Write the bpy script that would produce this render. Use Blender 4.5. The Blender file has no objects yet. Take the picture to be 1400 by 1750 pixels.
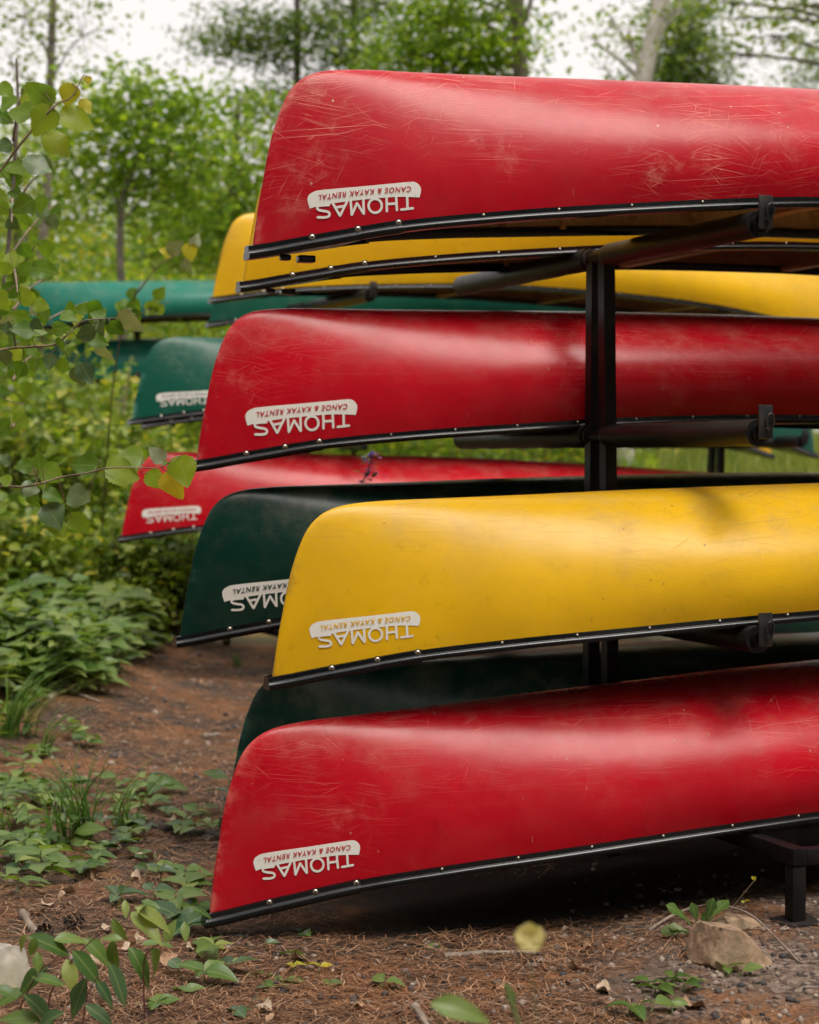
import bpy, math, random
import numpy as np
from mathutils import Vector, Matrix, Euler, noise as mnoise

random.seed(7)
RNG = np.random.default_rng(11)
SC = bpy.context.scene
COL = SC.collection
R = math.radians

# ------------------------------------------------------------------ camera
EYE = 1.40          # camera height (m)
F = 3228.0          # focal length in units of 1/1400 of the picture width
HORIZON = 780.0
cam_data = bpy.data.cameras.new('camera')
cam = bpy.data.objects.new('camera', cam_data)
COL.objects.link(cam)
cam.location = (0, 0, EYE)
cam.rotation_euler = (R(90), 0, 0)
cam_data.sensor_fit = 'HORIZONTAL'
cam_data.sensor_width = 28.8
cam_data.lens = F / 1400 * 28.8
cam_data.shift_y = -(875 - HORIZON) / 1400
cam_data.clip_start = 0.05
cam_data.clip_end = 2000
cam_data.dof.use_dof = True
cam_data.dof.focus_distance = 5.5
cam_data.dof.aperture_fstop = 3.4
SC.camera = cam

# ------------------------------------------------------------------ sky, sun, exposure
SUN_ELEV, SUN_AZ = R(66), R(146)      # azimuth clockwise from +Y
world = bpy.data.worlds.new('World')
SC.world = world
world.use_nodes = True
wn = world.node_tree
wn.nodes.clear()
w_out = wn.nodes.new('ShaderNodeOutputWorld')
w_bg = wn.nodes.new('ShaderNodeBackground')
w_sky = wn.nodes.new('ShaderNodeTexSky')
w_sky.sky_type = 'NISHITA'
w_sky.sun_disc = False
w_sky.sun_elevation = SUN_ELEV
w_sky.sun_rotation = SUN_AZ
w_sky.air_density = 1.0
w_sky.dust_density = 4.0
w_hsv = wn.nodes.new('ShaderNodeHueSaturation')
w_hsv.inputs['Saturation'].default_value = 0.25
w_mix = wn.nodes.new('ShaderNodeMix')
w_mix.data_type = 'RGBA'
w_mix.inputs[0].default_value = 0.85           # bright even cloud over a faint blue sky
w_mix.inputs[7].default_value = (5.35, 5.05, 4.86, 1)
wn.links.new(w_sky.outputs[0], w_hsv.inputs['Color'])
wn.links.new(w_hsv.outputs[0], w_mix.inputs[6])
wn.links.new(w_mix.outputs[2], w_bg.inputs['Color'])
w_bg.inputs['Strength'].default_value = 0.10
wn.links.new(w_bg.outputs[0], w_out.inputs['Surface'])

sun_data = bpy.data.lights.new('sun', 'SUN')
sun_data.energy = 1.5
sun_data.angle = R(30)
sun_data.color = (1.0, 0.95, 0.87)
sun = bpy.data.objects.new('sun', sun_data)
COL.objects.link(sun)
sun.location = (6, -8, 14)
_sd = Vector((math.sin(SUN_AZ) * math.cos(SUN_ELEV), math.cos(SUN_AZ) * math.cos(SUN_ELEV), math.sin(SUN_ELEV)))
sun.rotation_euler = _sd.to_track_quat('Z', 'Y').to_euler()

SC.view_settings.view_transform = 'Standard'
SC.view_settings.look = 'None'
SC.view_settings.exposure = 1.02
SC.view_settings.gamma = 1.0
SC.view_settings.use_curve_mapping = False
SC.render.engine = 'CYCLES'
SC.cycles.use_denoising = True
SC.cycles.use_adaptive_sampling = True
SC.cycles.adaptive_threshold = 0.025
SC.cycles.adaptive_min_samples = 20
SC.cycles.max_bounces = 5
SC.cycles.diffuse_bounces = 2
SC.cycles.glossy_bounces = 2
SC.cycles.transmission_bounces = 4
SC.cycles.transparent_max_bounces = 4

# ------------------------------------------------------------------ helpers
def at(px, py, d):
    """World point that stands d metres in front of the camera at photo position px, py."""
    return Vector(((px - 700) / F * d, d, EYE + (HORIZON - py) / F * d))

def tag(o, label=None, cat=None, group=None, kind=None):
    if label: o['label'] = label
    if cat: o['category'] = cat
    if group: o['group'] = group
    if kind: o['kind'] = kind
    return o

def link(name, data, parent=None, m=None):
    o = bpy.data.objects.new(name, data)
    COL.objects.link(o)
    if parent is not None: o.parent = parent
    if m is not None and data is not None:
        if not data.materials: data.materials.append(m)
    return o

def empty(name, loc=(0, 0, 0), rot=(0, 0, 0)):
    o = bpy.data.objects.new(name, None)
    o.empty_display_size = 0.1
    o.location = loc
    o.rotation_euler = rot
    COL.objects.link(o)
    return o

def mesh(name, V, Fc, m=None, smooth=False, sharp=None):
    me = bpy.data.meshes.new(name)
    V = np.asarray(V, dtype=np.float32).reshape(-1, 3)
    if isinstance(Fc, np.ndarray):
        k = Fc.shape[1]
        me.vertices.add(len(V)); me.vertices.foreach_set('co', V.ravel())
        me.loops.add(Fc.size); me.loops.foreach_set('vertex_index', Fc.astype(np.int32).ravel())
        me.polygons.add(len(Fc)); me.polygons.foreach_set('loop_start', np.arange(0, Fc.size, k, dtype=np.int32))
        me.update(calc_edges=True); me.validate()
    else:
        me.from_pydata([tuple(v) for v in V], [], Fc); me.update()
    if smooth:
        me.polygons.foreach_set('use_smooth', [True] * len(me.polygons))
        if sharp: me.set_sharp_from_angle(angle=sharp)
    if m is not None: me.materials.append(m)
    return me

def join(parts):
    """[(V, F list)] -> one V, F"""
    V, Fc, n = [], [], 0
    for v, f in parts:
        v = np.asarray(v, float).reshape(-1, 3)
        V.append(v)
        Fc += [tuple(i + n for i in q) for q in f]
        n += len(v)
    return np.vstack(V), Fc

def tube(pts, rad, sides=8, cap=True, flat=1.0):
    P = [Vector(p) for p in pts]
    n = len(P)
    if not hasattr(rad, '__len__'): rad = [rad] * n
    V, Fc = [], []
    prev = None
    for i in range(n):
        t = (P[min(i + 1, n - 1)] - P[max(i - 1, 0)])
        t = t.normalized() if t.length > 1e-9 else Vector((0, 0, 1))
        if prev is None:
            a = Vector((0, 0, 1)) if abs(t.z) < .9 else Vector((1, 0, 0))
            s = t.cross(a).normalized()
        else:
            s = (prev - t * prev.dot(t)).normalized()
        prev = s
        b = t.cross(s)
        for k in range(sides):
            an = 2 * math.pi * k / sides
            V.append(P[i] + s * (math.cos(an) * rad[i]) + b * (math.sin(an) * rad[i] * flat))
    for i in range(n - 1):
        for k in range(sides):
            k2 = (k + 1) % sides
            Fc.append((i * sides + k, i * sides + k2, (i + 1) * sides + k2, (i + 1) * sides + k))
    if cap:
        Fc.append(tuple(range(sides))[::-1])
        Fc.append(tuple((n - 1) * sides + k for k in range(sides)))
    return np.array([tuple(v) for v in V]), Fc

def box(c, s, bev=0.0):
    """bevelled box, centre c, full size s"""
    cx, cy, cz = c
    hx, hy, hz = s[0] / 2, s[1] / 2, s[2] / 2
    if bev <= 0:
        V = [(cx + a * hx, cy + b * hy, cz + e * hz) for a in (-1, 1) for b in (-1, 1) for e in (-1, 1)]
        return np.array(V), [(0, 1, 3, 2), (4, 6, 7, 5), (0, 4, 5, 1), (2, 3, 7, 6), (0, 2, 6, 4), (1, 5, 7, 3)]
    import bmesh
    bm = bmesh.new()
    bmesh.ops.create_cube(bm, size=1.0)
    for v in bm.verts: v.co = Vector((cx + v.co.x * 2 * hx, cy + v.co.y * 2 * hy, cz + v.co.z * 2 * hz))
    bmesh.ops.bevel(bm, geom=bm.edges[:], offset=bev, segments=2, affect='EDGES', profile=.5)
    bm.verts.index_update()
    V = np.array([tuple(v.co) for v in bm.verts]); Fc = [tuple(v.index for v in f.verts) for f in bm.faces]
    bm.free()
    return V, Fc

def catmull(pts, sub=6):
    P = np.array(pts, float)
    n = len(P)
    out = []
    for i in range(n - 1):
        p0, p1, p2, p3 = P[max(i - 1, 0)], P[i], P[i + 1], P[min(i + 2, n - 1)]
        for k in range(sub):
            t = k / sub
            out.append(.5 * ((2 * p1) + (-p0 + p2) * t + (2 * p0 - 5 * p1 + 4 * p2 - p3) * t * t + (-p0 + 3 * p1 - 3 * p2 + p3) * t ** 3))
    out.append(P[-1])
    return np.array(out)

def sstep(a, b, x):
    t = np.clip((np.asarray(x, float) - a) / (b - a), 0, 1)
    return t * t * (3 - 2 * t)

# ------------------------------------------------------------------ materials
class NT:
    def __init__(self, name):
        self.m = bpy.data.materials.new(name)
        self.m.use_nodes = True
        self.t = self.m.node_tree
        self.t.nodes.clear()
        self.out = self.n('ShaderNodeOutputMaterial')
    def n(self, typ, **kw):
        nd = self.t.nodes.new(typ)
        for k, v in kw.items(): setattr(nd, k, v)
        return nd
    def l(self, a, b): self.t.links.new(a, b)
    def setv(self, node, key, v):
        if hasattr(v, 'is_output') or isinstance(v, bpy.types.NodeSocket): self.l(v, node.inputs[key])
        else: node.inputs[key].default_value = v
    def math(self, op, a, b=0.0, c=0.0, clamp=False):
        nd = self.n('ShaderNodeMath', operation=op, use_clamp=clamp)
        self.setv(nd, 0, a); self.setv(nd, 1, b); self.setv(nd, 2, c)
        return nd.outputs[0]
    def mix(self, f, a, b, blend='MIX'):
        nd = self.n('ShaderNodeMix', data_type='RGBA', blend_type=blend)
        self.setv(nd, 0, f); self.setv(nd, 6, a); self.setv(nd, 7, b)
        return nd.outputs[2]
    def noise(self, vec, scale, detail=3, rough=.55, dim='3D', dist=0.0):
        nd = self.n('ShaderNodeTexNoise', noise_dimensions=dim)
        self.l(vec, nd.inputs['Vector'])
        nd.inputs['Scale'].default_value = scale
        nd.inputs['Detail'].default_value = detail
        nd.inputs['Roughness'].default_value = rough
        nd.inputs['Distortion'].default_value = dist
        return nd
    def ramp(self, fac, stops):
        nd = self.n('ShaderNodeValToRGB')
        self.l(fac, nd.inputs[0])
        el = nd.color_ramp.elements
        while len(el) > 1: el.remove(el[-1])
        el[0].position, el[0].color = stops[0][0], (*stops[0][1], 1)
        for p, c in stops[1:]:
            e = el.new(p); e.color = (*c, 1)
        return nd.outputs[0]
    def mapr(self, v, a, b, c=0.0, d=1.0):
        nd = self.n('ShaderNodeMapRange', interpolation_type='SMOOTHSTEP')
        self.setv(nd, 0, v)
        for i, x in enumerate((a, b, c, d)): nd.inputs[1 + i].default_value = x
        return nd.outputs[0]
    def principled(self, **kw):
        nd = self.n('ShaderNodeBsdfPrincipled')
        for k, v in kw.items(): self.setv(nd, k.replace('_', ' '), v)
        return nd
    def surface(self, sock): self.l(sock, self.out.inputs['Surface']); return self.m
    def bump(self, h, strength=.3, dist=.01):
        nd = self.n('ShaderNodeBump')
        nd.inputs['Strength'].default_value = strength
        nd.inputs['Distance'].default_value = dist
        self.l(h, nd.inputs['Height'])
        return nd.outputs[0]

def rgb(c): return (c[0], c[1], c[2], 1.0)

def hull_material(name, base, light, dark, scuff=1.0, rough=.33, lightmix=.7, spec=.25):
    """Worn plastic hull: even colour, thin scratch dashes, rubbed dull patches."""
    g = NT(name)
    tc = g.n('ShaderNodeTexCoord')
    oi = g.n('ShaderNodeObjectInfo')
    off = g.n('ShaderNodeCombineXYZ')
    g.l(g.math('MULTIPLY', oi.outputs['Random'], 37.0), off.inputs[0])
    g.l(g.math('MULTIPLY', oi.outputs['Random'], 91.0), off.inputs[2])
    add = g.n('ShaderNodeVectorMath', operation='ADD')
    g.l(tc.outputs['Object'], add.inputs[0]); g.l(off.outputs[0], add.inputs[1])
    P = add.outputs[0]
    warp = g.noise(P, 1.1, 0)
    def warped(k):
        wv = g.n('ShaderNodeVectorMath', operation='MULTIPLY_ADD')
        g.l(warp.outputs['Color'], wv.inputs[0]); wv.inputs[1].default_value = (k * 2, k * 2, k * 2); g.l(P, wv.inputs[2])
        return wv.outputs[0]
    Pw = warped(.1)
    sep = g.n('ShaderNodeSeparateXYZ'); g.l(tc.outputs['Object'], sep.inputs[0])
    big = g.noise(P, 1.6, 3, .6)
    layers = [(1, 1.5, 110, .026, .40, .06), (-4, 2.6, 180, .032, .45, -.08), (7, 3.8, 220, .036, .40, .10), (-13, 5.2, 220, .04, .26, -.07), (25, 6.5, 220, .045, .13, .09), (-41, 8, 230, .05, .08, -.10), (64, 10, 240, .05, .05, .07)]
    tot = None
    for i, (ang, sx, sz, th, prob, wk) in enumerate(layers):
        mp = g.n('ShaderNodeMapping', vector_type='POINT')
        mp.inputs['Location'].default_value = (i * 3.7, 0, i * 1.9)
        mp.inputs['Rotation'].default_value = (0, R(ang), 0)
        mp.inputs['Scale'].default_value = (1, 0, 1)
        g.l(warped(wk), mp.inputs['Vector'])
        sc = g.n('ShaderNodeVectorMath', operation='MULTIPLY')
        g.l(mp.outputs[0], sc.inputs[0]); sc.inputs[1].default_value = (sx, 1, sz)
        # swap y/z so that the 2D voronoi reads x and z
        sp = g.n('ShaderNodeSeparateXYZ'); g.l(sc.outputs[0], sp.inputs[0])
        cb = g.n('ShaderNodeCombineXYZ'); g.l(sp.outputs[0], cb.inputs[0]); g.l(sp.outputs[2], cb.inputs[1])
        vo = g.n('ShaderNodeTexVoronoi', voronoi_dimensions='2D', feature='F1', distance='EUCLIDEAN')
        vo.inputs['Scale'].default_value = 1.0
        g.l(cb.outputs[0], vo.inputs['Vector'])
        cs = g.n('ShaderNodeSeparateColor'); g.l(vo.outputs['Color'], cs.inputs[0])
        keep = g.math('LESS_THAN', cs.outputs[0], prob)
        amp = g.math('MULTIPLY_ADD', g.math('POWER', cs.outputs[1], 2.6), .88, .12)
        # slim ellipse: half-width th in the short axis, long in the long axis
        df = g.n('ShaderNodeVectorMath', operation='SUBTRACT')
        g.l(cb.outputs[0], df.inputs[0]); g.l(vo.outputs['Position'], df.inputs[1])
        dsx = g.n('ShaderNodeSeparateXYZ'); g.l(df.outputs[0], dsx.inputs[0])
        lx = g.mapr(g.math('DIVIDE', g.math('ABSOLUTE', dsx.outputs[0]), g.math('MULTIPLY_ADD', cs.outputs[2], .8, .2)), .05, .5, 1, 0)
        ly = g.mapr(g.math('ABSOLUTE', dsx.outputs[1]), th * 1.5, th * 4.5, 1, 0)
        s = g.math('MULTIPLY', g.math('MULTIPLY', lx, ly), g.math('MULTIPLY', keep, amp))
        tot = s if tot is None else g.math('MAXIMUM', tot, s)
    # more wear towards the keel and the stem, patchy elsewhere
    zone = g.math('ADD', g.mapr(sep.outputs[2], .20, .5, .06, .62), g.mapr(big.outputs['Fac'], .46, .74, -.05, .6))
    scr = g.math('MULTIPLY', tot, g.math('MULTIPLY', zone, scuff), clamp=True)
    # nicks
    vn = g.n('ShaderNodeTexVoronoi', voronoi_dimensions='3D'); g.l(P, vn.inputs['Vector']); vn.inputs['Scale'].default_value = 26
    vc = g.n('ShaderNodeSeparateColor'); g.l(vn.outputs['Color'], vc.inputs[0])
    nick = g.math('MULTIPLY', g.math('LESS_THAN', vc.outputs[0], .16), g.mapr(vn.outputs['Distance'], .05, .13, 1, 0))
    nick = g.math('MULTIPLY', nick, g.math('MULTIPLY', zone, scuff * .9), clamp=True)
    # rubbed patches
    rub_n = g.noise(Pw, 7, 6, .7)
    rub = g.math('MULTIPLY', g.mapr(rub_n.outputs['Fac'], .52, .74), g.mapr(big.outputs['Fac'], .45, .7))
    rub = g.math('MULTIPLY', rub, .22 * scuff)
    fade = g.noise(P, 3.0, 4, .6)
    # the stem's worn edge
    stem = g.math('MULTIPLY', g.mapr(sep.outputs[0], .0, .22, 1, 0), g.mapr(rub_n.outputs['Fac'], .48, .62))
    edge_y = g.mapr(g.math('ABSOLUTE', sep.outputs[1]), .006, .022, 1, 0)
    stem = g.math('MULTIPLY', stem, edge_y)
    col = g.mix(g.mapr(fade.outputs['Fac'], .3, .7), rgb(base), rgb([c * .86 for c in base]))
    dust = g.math('MULTIPLY', g.mapr(rub_n.outputs['Fac'], .40, .70), g.mapr(sep.outputs[2], .25, .55, .03, .16))
    col = g.mix(dust, col, (.40, .31, .23, 1))
    col = g.mix(rub, col, rgb(light))
    col = g.mix(g.math('MULTIPLY', stem, .5), col, rgb(light))
    col = g.mix(g.math('MULTIPLY', scr, lightmix), col, rgb(light))
    col = g.mix(g.math('MULTIPLY', nick, .8), col, rgb(dark))
    # grime low down near the gunwale
    grime_n = g.noise(P, 18, 5, .7)
    grime = g.math('MULTIPLY', g.mapr(grime_n.outputs['Fac'], .55, .75), .35)
    col = g.mix(grime, col, rgb([c * .5 for c in base]))
    rg = g.math('ADD', g.math('MULTIPLY_ADD', fade.outputs['Fac'], .22, rough - .11), g.math('MULTIPLY', g.math('ADD', scr, rub), .35), clamp=True)
    wob = g.noise(tc.outputs['Object'], 3.4, 3, .45)
    b = g.principled(Base_Color=col, Roughness=rg, Normal=g.bump(wob.outputs['Fac'], .2, .02))
    b.inputs['Specular IOR Level'].default_value = spec
    return g.surface(b.outputs[0])

def plain(name, c, rough=.5, metal=0.0, var=.25, scale=30, bump=.15, spec=.5, dirt=None, rvar=.3):
    g = NT(name)
    tc = g.n('ShaderNodeTexCoord')
    n1 = g.noise(tc.outputs['Object'], scale, 2, .65)
    n2 = g.noise(tc.outputs['Object'], scale * .2, 2, .6)
    f = g.math('MULTIPLY', g.math('ADD', n1.outputs['Fac'], n2.outputs['Fac']), .5)
    col = g.mix(g.mapr(f, .35, .65), rgb([x * (1 - var) for x in c]), rgb([min(1, x * (1 + var)) for x in c]))
    if dirt is not None:
        col = g.mix(g.math('MULTIPLY', g.mapr(n2.outputs['Fac'], .5, .72), .7), col, rgb(dirt))
    rg = g.math('MULTIPLY_ADD', n1.outputs['Fac'], rvar, rough - rvar / 2, clamp=True)
    b = g.principled(Base_Color=col, Roughness=rg, Metallic=metal)
    if bump: g.l(g.bump(n1.outputs['Fac'], bump, .004), b.inputs['Normal'])
    b.inputs['Specular IOR Level'].default_value = spec
    return g.surface(b.outputs[0])

def leaf_material(name, stops, trans=.4, rough=.45, source='island', vein=False, tcol=1.0, patch=.35):
    g = NT(name)
    if source == 'island':
        ge = g.n('ShaderNodeNewGeometry'); rnd = ge.outputs['Random Per Island']
    else:
        oi = g.n('ShaderNodeObjectInfo'); rnd = oi.outputs['Random']
    col = g.ramp(rnd, stops)
    tc = g.n('ShaderNodeTexCoord')
    if patch:
        nz = g.noise(tc.outputs['Object'], 45 if source != 'island' else .8, 3, .6)
        col = g.mix(g.mapr(nz.outputs['Fac'], .35, .7, 0, patch), col, g.mix(1.0, col, (1.5, 1.35, .6, 1), 'MULTIPLY'))
    if vein:
        sp = g.n('ShaderNodeSeparateXYZ'); g.l(tc.outputs['Object'], sp.inputs[0])
        ay = g.math('ABSOLUTE', sp.outputs[1])
        mid = g.mapr(ay, .008, .026, 1, 0)
        ph = g.math('SINE', g.math('MULTIPLY', g.math('SUBTRACT', sp.outputs[0], g.math('MULTIPLY', ay, .9)), 50.0))
        side = g.mapr(ph, .80, .98, 0, .22)
        v = g.math('MAXIMUM', mid, side)
        col = g.mix(g.math('MULTIPLY', v, .38), col, (.30, .36, .11, 1))
    b = g.principled(Base_Color=col, Roughness=rough)
    b.inputs['Specular IOR Level'].default_value = .4
    tr = g.n('ShaderNodeBsdfTranslucent')
    g.l(g.mix(1.0, col, (1.5 * tcol, 1.55 * tcol, .55 * tcol, 1), 'MULTIPLY'), tr.inputs['Color'])
    mx = g.n('ShaderNodeMixShader'); mx.inputs[0].default_value = trans
    g.l(b.outputs[0], mx.inputs[1]); g.l(tr.outputs[0], mx.inputs[2])
    return g.surface(mx.outputs[0])

M = {}
M['red'] = hull_material('red_hull', (.50, .0035, .014), (.80, .25, .20), (.50, .36, .20), 1.3, .28, .62)
M['red_worn'] = hull_material('worn_red_hull', (.50, .0045, .016), (.84, .36, .28), (.62, .50, .30), 2.1, .31, .72)
M['yellow'] = hull_material('yellow_hull', (.80, .45, .008), (.34, .19, .045), (.10, .06, .03), 1.2, .32, .6)
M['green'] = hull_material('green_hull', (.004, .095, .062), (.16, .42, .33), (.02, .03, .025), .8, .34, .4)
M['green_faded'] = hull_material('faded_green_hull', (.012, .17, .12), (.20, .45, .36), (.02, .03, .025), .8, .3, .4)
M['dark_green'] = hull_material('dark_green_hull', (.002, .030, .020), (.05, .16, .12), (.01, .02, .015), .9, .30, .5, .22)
M['liner'] = plain('tan_liner', (.46, .33, .16), .6, var=.15, scale=60, dirt=(.25, .15, .07))
M['liner_brown'] = plain('brown_liner', (.36, .22, .12), .6, var=.15, scale=60, dirt=(.2, .11, .06))
M['vinyl'] = plain('black_vinyl', (.004, .005, .006), .22, var=.2, scale=12, bump=.0, spec=.45, rvar=.08)
def decal_material():
    g = NT('worn_white_decal')
    tc = g.n('ShaderNodeTexCoord'); oi = g.n('ShaderNodeObjectInfo')
    mp = g.n('ShaderNodeMapping'); mp.inputs['Scale'].default_value = (9, 9, 75); mp.inputs['Rotation'].default_value = (0, R(-9), 0)
    add = g.n('ShaderNodeVectorMath', operation='ADD'); g.l(tc.outputs['Object'], add.inputs[0])
    cb = g.n('ShaderNodeCombineXYZ'); g.l(g.math('MULTIPLY', oi.outputs['Random'], 50), cb.inputs[0]); g.l(cb.outputs[0], add.inputs[1])
    g.l(add.outputs[0], mp.inputs['Vector'])
    n1 = g.noise(mp.outputs[0], 1.6, 3, .6); n2 = g.noise(add.outputs[0], 70, 3, .6); n3 = g.noise(add.outputs[0], 9, 2, .6)
    b = g.principled(Base_Color=g.mix(n3.outputs['Fac'], (.84, .82, .77, 1), (.76, .73, .67, 1)), Roughness=.5)
    hole = g.math('MAXIMUM', g.mapr(n1.outputs['Fac'], .70, .74), g.mapr(n2.outputs['Fac'], .71, .74))
    t = g.n('ShaderNodeBsdfTransparent'); mx = g.n('ShaderNodeMixShader')
    g.l(hole, mx.inputs[0]); g.l(b.outputs[0], mx.inputs[1]); g.l(t.outputs[0], mx.inputs[2])
    return g.surface(mx.outputs[0])
M['decal'] = decal_material()
M['screw'] = plain('steel_screw', (.62, .56, .48), .35, metal=.9, var=.15, scale=300, bump=0)
M['screw_hole'] = plain('dark_socket', (.03, .025, .02), .6, var=.1, bump=0)
M['wood'] = plain('ash_wood', (.30, .16, .07), .5, var=.3, scale=25)
M['steel'] = plain('black_painted_steel', (.006, .006, .007), .42, var=.35, scale=25, bump=.1, dirt=(.028, .016, .009), spec=.25)
M['steel_plate'] = plain('bare_dark_steel', (.03, .029, .03), .38, metal=.3, var=.3, scale=60, dirt=(.07, .045, .03))
M['sleeve'] = plain('black_pipe_sleeve', (.012, .0115, .012), .45, var=.4, scale=18, bump=.1, dirt=(.03, .026, .022), spec=.35)
M['bark_grey'] = plain('grey_bark', (.17, .14, .115), .9, var=.4, scale=14, bump=.8)
M['bark_dark'] = plain('dark_bark', (.07, .055, .045), .9, var=.4, scale=12, bump=.8)
M['bark_birch'] = plain('birch_bark', (.55, .50, .46), .8, var=.2, scale=9, bump=.4, dirt=(.16, .13, .11))
M['twig'] = plain('brown_twig', (.24, .17, .115), .8, var=.35, scale=60, bump=.4)
M['red_stem'] = plain('reddish_stem', (.12, .045, .035), .6, var=.3, scale=60, bump=.2)
M['green_stem'] = plain('green_stem', (.13, .17, .05), .6, var=.3, scale=60, bump=.2)
M['dead_wood'] = plain('weathered_wood', (.27, .21, .165), .9, var=.4, scale=35, bump=.8, dirt=(.1, .07, .05))
M['dark_wood'] = plain('rotten_dark_wood', (.05, .036, .028), .95, var=.5, scale=20, bump=1.0)
M['rock'] = plain('tan_rock', (.33, .22, .14), .9, var=.45, scale=34, bump=1.0, dirt=(.14, .11, .07))
M['rock_pale'] = plain('pale_lichen_rock', (.42, .38, .32), .9, var=.35, scale=20, bump=.8, dirt=(.24, .22, .12))
M['dry_leaf'] = plain('dry_leaf', (.34, .20, .115), .8, var=.35, scale=35, bump=.3)
M['dry_pale'] = plain('pale_dry_leaf', (.46, .34, .24), .8, var=.3, scale=35, bump=.3)
M['cone'] = plain('pine_cone_scales', (.06, .042, .032), .9, var=.5, scale=60, bump=.6)
M['blossom'] = leaf_material('pale_yellow_petal', [(0, (.62, .55, .22)), (1, (.70, .62, .30))], .3, source='object', patch=0)
M['purple'] = leaf_material('purple_petal', [(0, (.10, .07, .34)), (.5, (.20, .09, .42)), (1, (.42, .12, .40))], .3, source='object', patch=0)

# ------------------------------------------------------------------ ground
def gz(x, y):
    """Terrain height."""
    z = -.03 + .05 * float(sstep(.2, 1.2, x)) * math.exp(-((y - 5.5) / 1.6) ** 2)
    z += .22 * float(sstep(-1.0, -2.3, x)) * float(sstep(7.0, 11.0, y)) * (1 + .4 * mnoise.noise((x * 2.1, y * 1.6, 7.0)))
    z += 1.45 * float(sstep(14, 30, y)) + .8 * float(sstep(30, 70, y))
    z += .030 * mnoise.noise((x * 1.1, y * 1.1, 0.3)) + .012 * mnoise.noise((x * 4.3, y * 4.3, 2.1)) + .005 * mnoise.noise((x * 13, y * 13, 5.0))
    return z

def ground_at(px, py, lift=0.0):
    d = (EYE) * F / max(py - HORIZON, 20)
    for _ in range(12):
        x = (px - 700) / F * d
        d = (EYE - gz(x, d) - lift) * F / max(py - HORIZON, 20)
    x = (px - 700) / F * d
    return Vector((x, d, gz(x, d) + lift))

def axis(lo, dense0, dense1, hi, step, grow):
    a = list(np.arange(dense0, dense1 + 1e-6, step))
    s = step
    while a[-1] < hi: s *= grow; a.append(a[-1] + s)
    s = step
    while a[0] > lo: s *= grow; a.insert(0, a[0] - s)
    return np.array(a)
gx = axis(-300, -2.6, 2.0, 300, .045, 1.14)
gy = axis(-200, 3.9, 9.0, 600, .045, 1.06)
GV = np.array([(x, y, gz(x, y)) for y in gy for x in gx])
nx = len(gx)
ii, jj = np.meshgrid(np.arange(len(gy) - 1), np.arange(nx - 1), indexing='ij')
a0 = (ii * nx + jj).ravel()
GF = np.stack([a0, a0 + 1, a0 + nx + 1, a0 + nx], 1)

def ground_material():
    g = NT('forest_floor')
    tc = g.n('ShaderNodeTexCoord'); P = tc.outputs['Object']
    sp = g.n('ShaderNodeSeparateXYZ'); g.l(P, sp.inputs[0])
    n1 = g.noise(P, 1.7, 5, .65); n2 = g.noise(P, 9, 6, .7); n3 = g.noise(P, 60, 4, .7)
    st = g.n('ShaderNodeMapping'); st.inputs['Scale'].default_value = (1, 1.35, 1); st.inputs['Rotation'].default_value = (0, 0, .5); g.l(P, st.inputs['Vector'])
    n4 = g.noise(st.outputs[0], 70, 4, .75)
    duff = g.ramp(n4.outputs['Fac'], [(.28, (.045, .021, .012)), (.46, (.18, .078, .034)), (.6, (.30, .135, .06)), (.75, (.40, .21, .11))])
    soil = g.ramp(n3.outputs['Fac'], [(.3, (.035, .024, .018)), (.55, (.085, .058, .042)), (.75, (.16, .115, .085))])
    f = g.mapr(g.math('ADD', g.math('MULTIPLY', n1.outputs['Fac'], .6), g.math('MULTIPLY', n2.outputs['Fac'], .4)), .41, .56)
    col = g.mix(f, duff, soil)
    # gravel patch by the rack foot
    gr = g.math('MULTIPLY', g.mapr(sp.outputs[0], .25, 1.0), g.mapr(n1.outputs['Fac'], .35, .6))
    vo = g.n('ShaderNodeTexVoronoi'); g.l(P, vo.inputs['Vector']); vo.inputs['Scale'].default_value = 55
    hs = g.n('ShaderNodeSeparateColor'); g.l(vo.outputs['Color'], hs.inputs[0])
    grav = g.ramp(hs.outputs[0], [(0, (.05, .045, .045)), (.35, (.15, .10, .075)), (.7, (.26, .19, .15)), (1, (.36, .29, .24))])
    col = g.mix(g.math('MULTIPLY', gr, .75), col, grav)
    # bare soil under the stacked canoes, coloured darker to deepen their shade
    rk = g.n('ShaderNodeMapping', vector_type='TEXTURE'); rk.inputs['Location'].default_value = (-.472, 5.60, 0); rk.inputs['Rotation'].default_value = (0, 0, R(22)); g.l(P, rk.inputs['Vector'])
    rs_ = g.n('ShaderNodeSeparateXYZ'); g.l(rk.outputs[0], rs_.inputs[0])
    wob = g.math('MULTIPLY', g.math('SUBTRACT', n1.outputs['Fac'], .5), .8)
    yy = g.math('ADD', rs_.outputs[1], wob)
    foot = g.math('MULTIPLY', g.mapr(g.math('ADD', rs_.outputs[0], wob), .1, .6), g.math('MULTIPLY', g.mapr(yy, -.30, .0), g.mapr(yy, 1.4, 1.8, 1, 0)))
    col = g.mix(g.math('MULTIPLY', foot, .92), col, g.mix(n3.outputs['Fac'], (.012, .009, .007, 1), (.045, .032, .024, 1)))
    # meadow soil further back
    gs = g.mapr(sp.outputs[1], 13.5, 17.0)
    grass = g.ramp(n2.outputs['Fac'], [(.3, (.06, .08, .02)), (.55, (.16, .19, .05)), (.75, (.26, .26, .08))])
    col = g.mix(gs, col, grass)
    h = g.math('ADD', n3.outputs['Fac'], g.math('MULTIPLY', n4.outputs['Fac'], .8))
    b = g.principled(Base_Color=col, Roughness=.92, Normal=g.bump(h, .7, .012))
    b.inputs['Specular IOR Level'].default_value = .25
    return g.surface(b.outputs[0])
ground = link('ground', mesh('ground', GV, GF, ground_material(), smooth=True))
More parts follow.
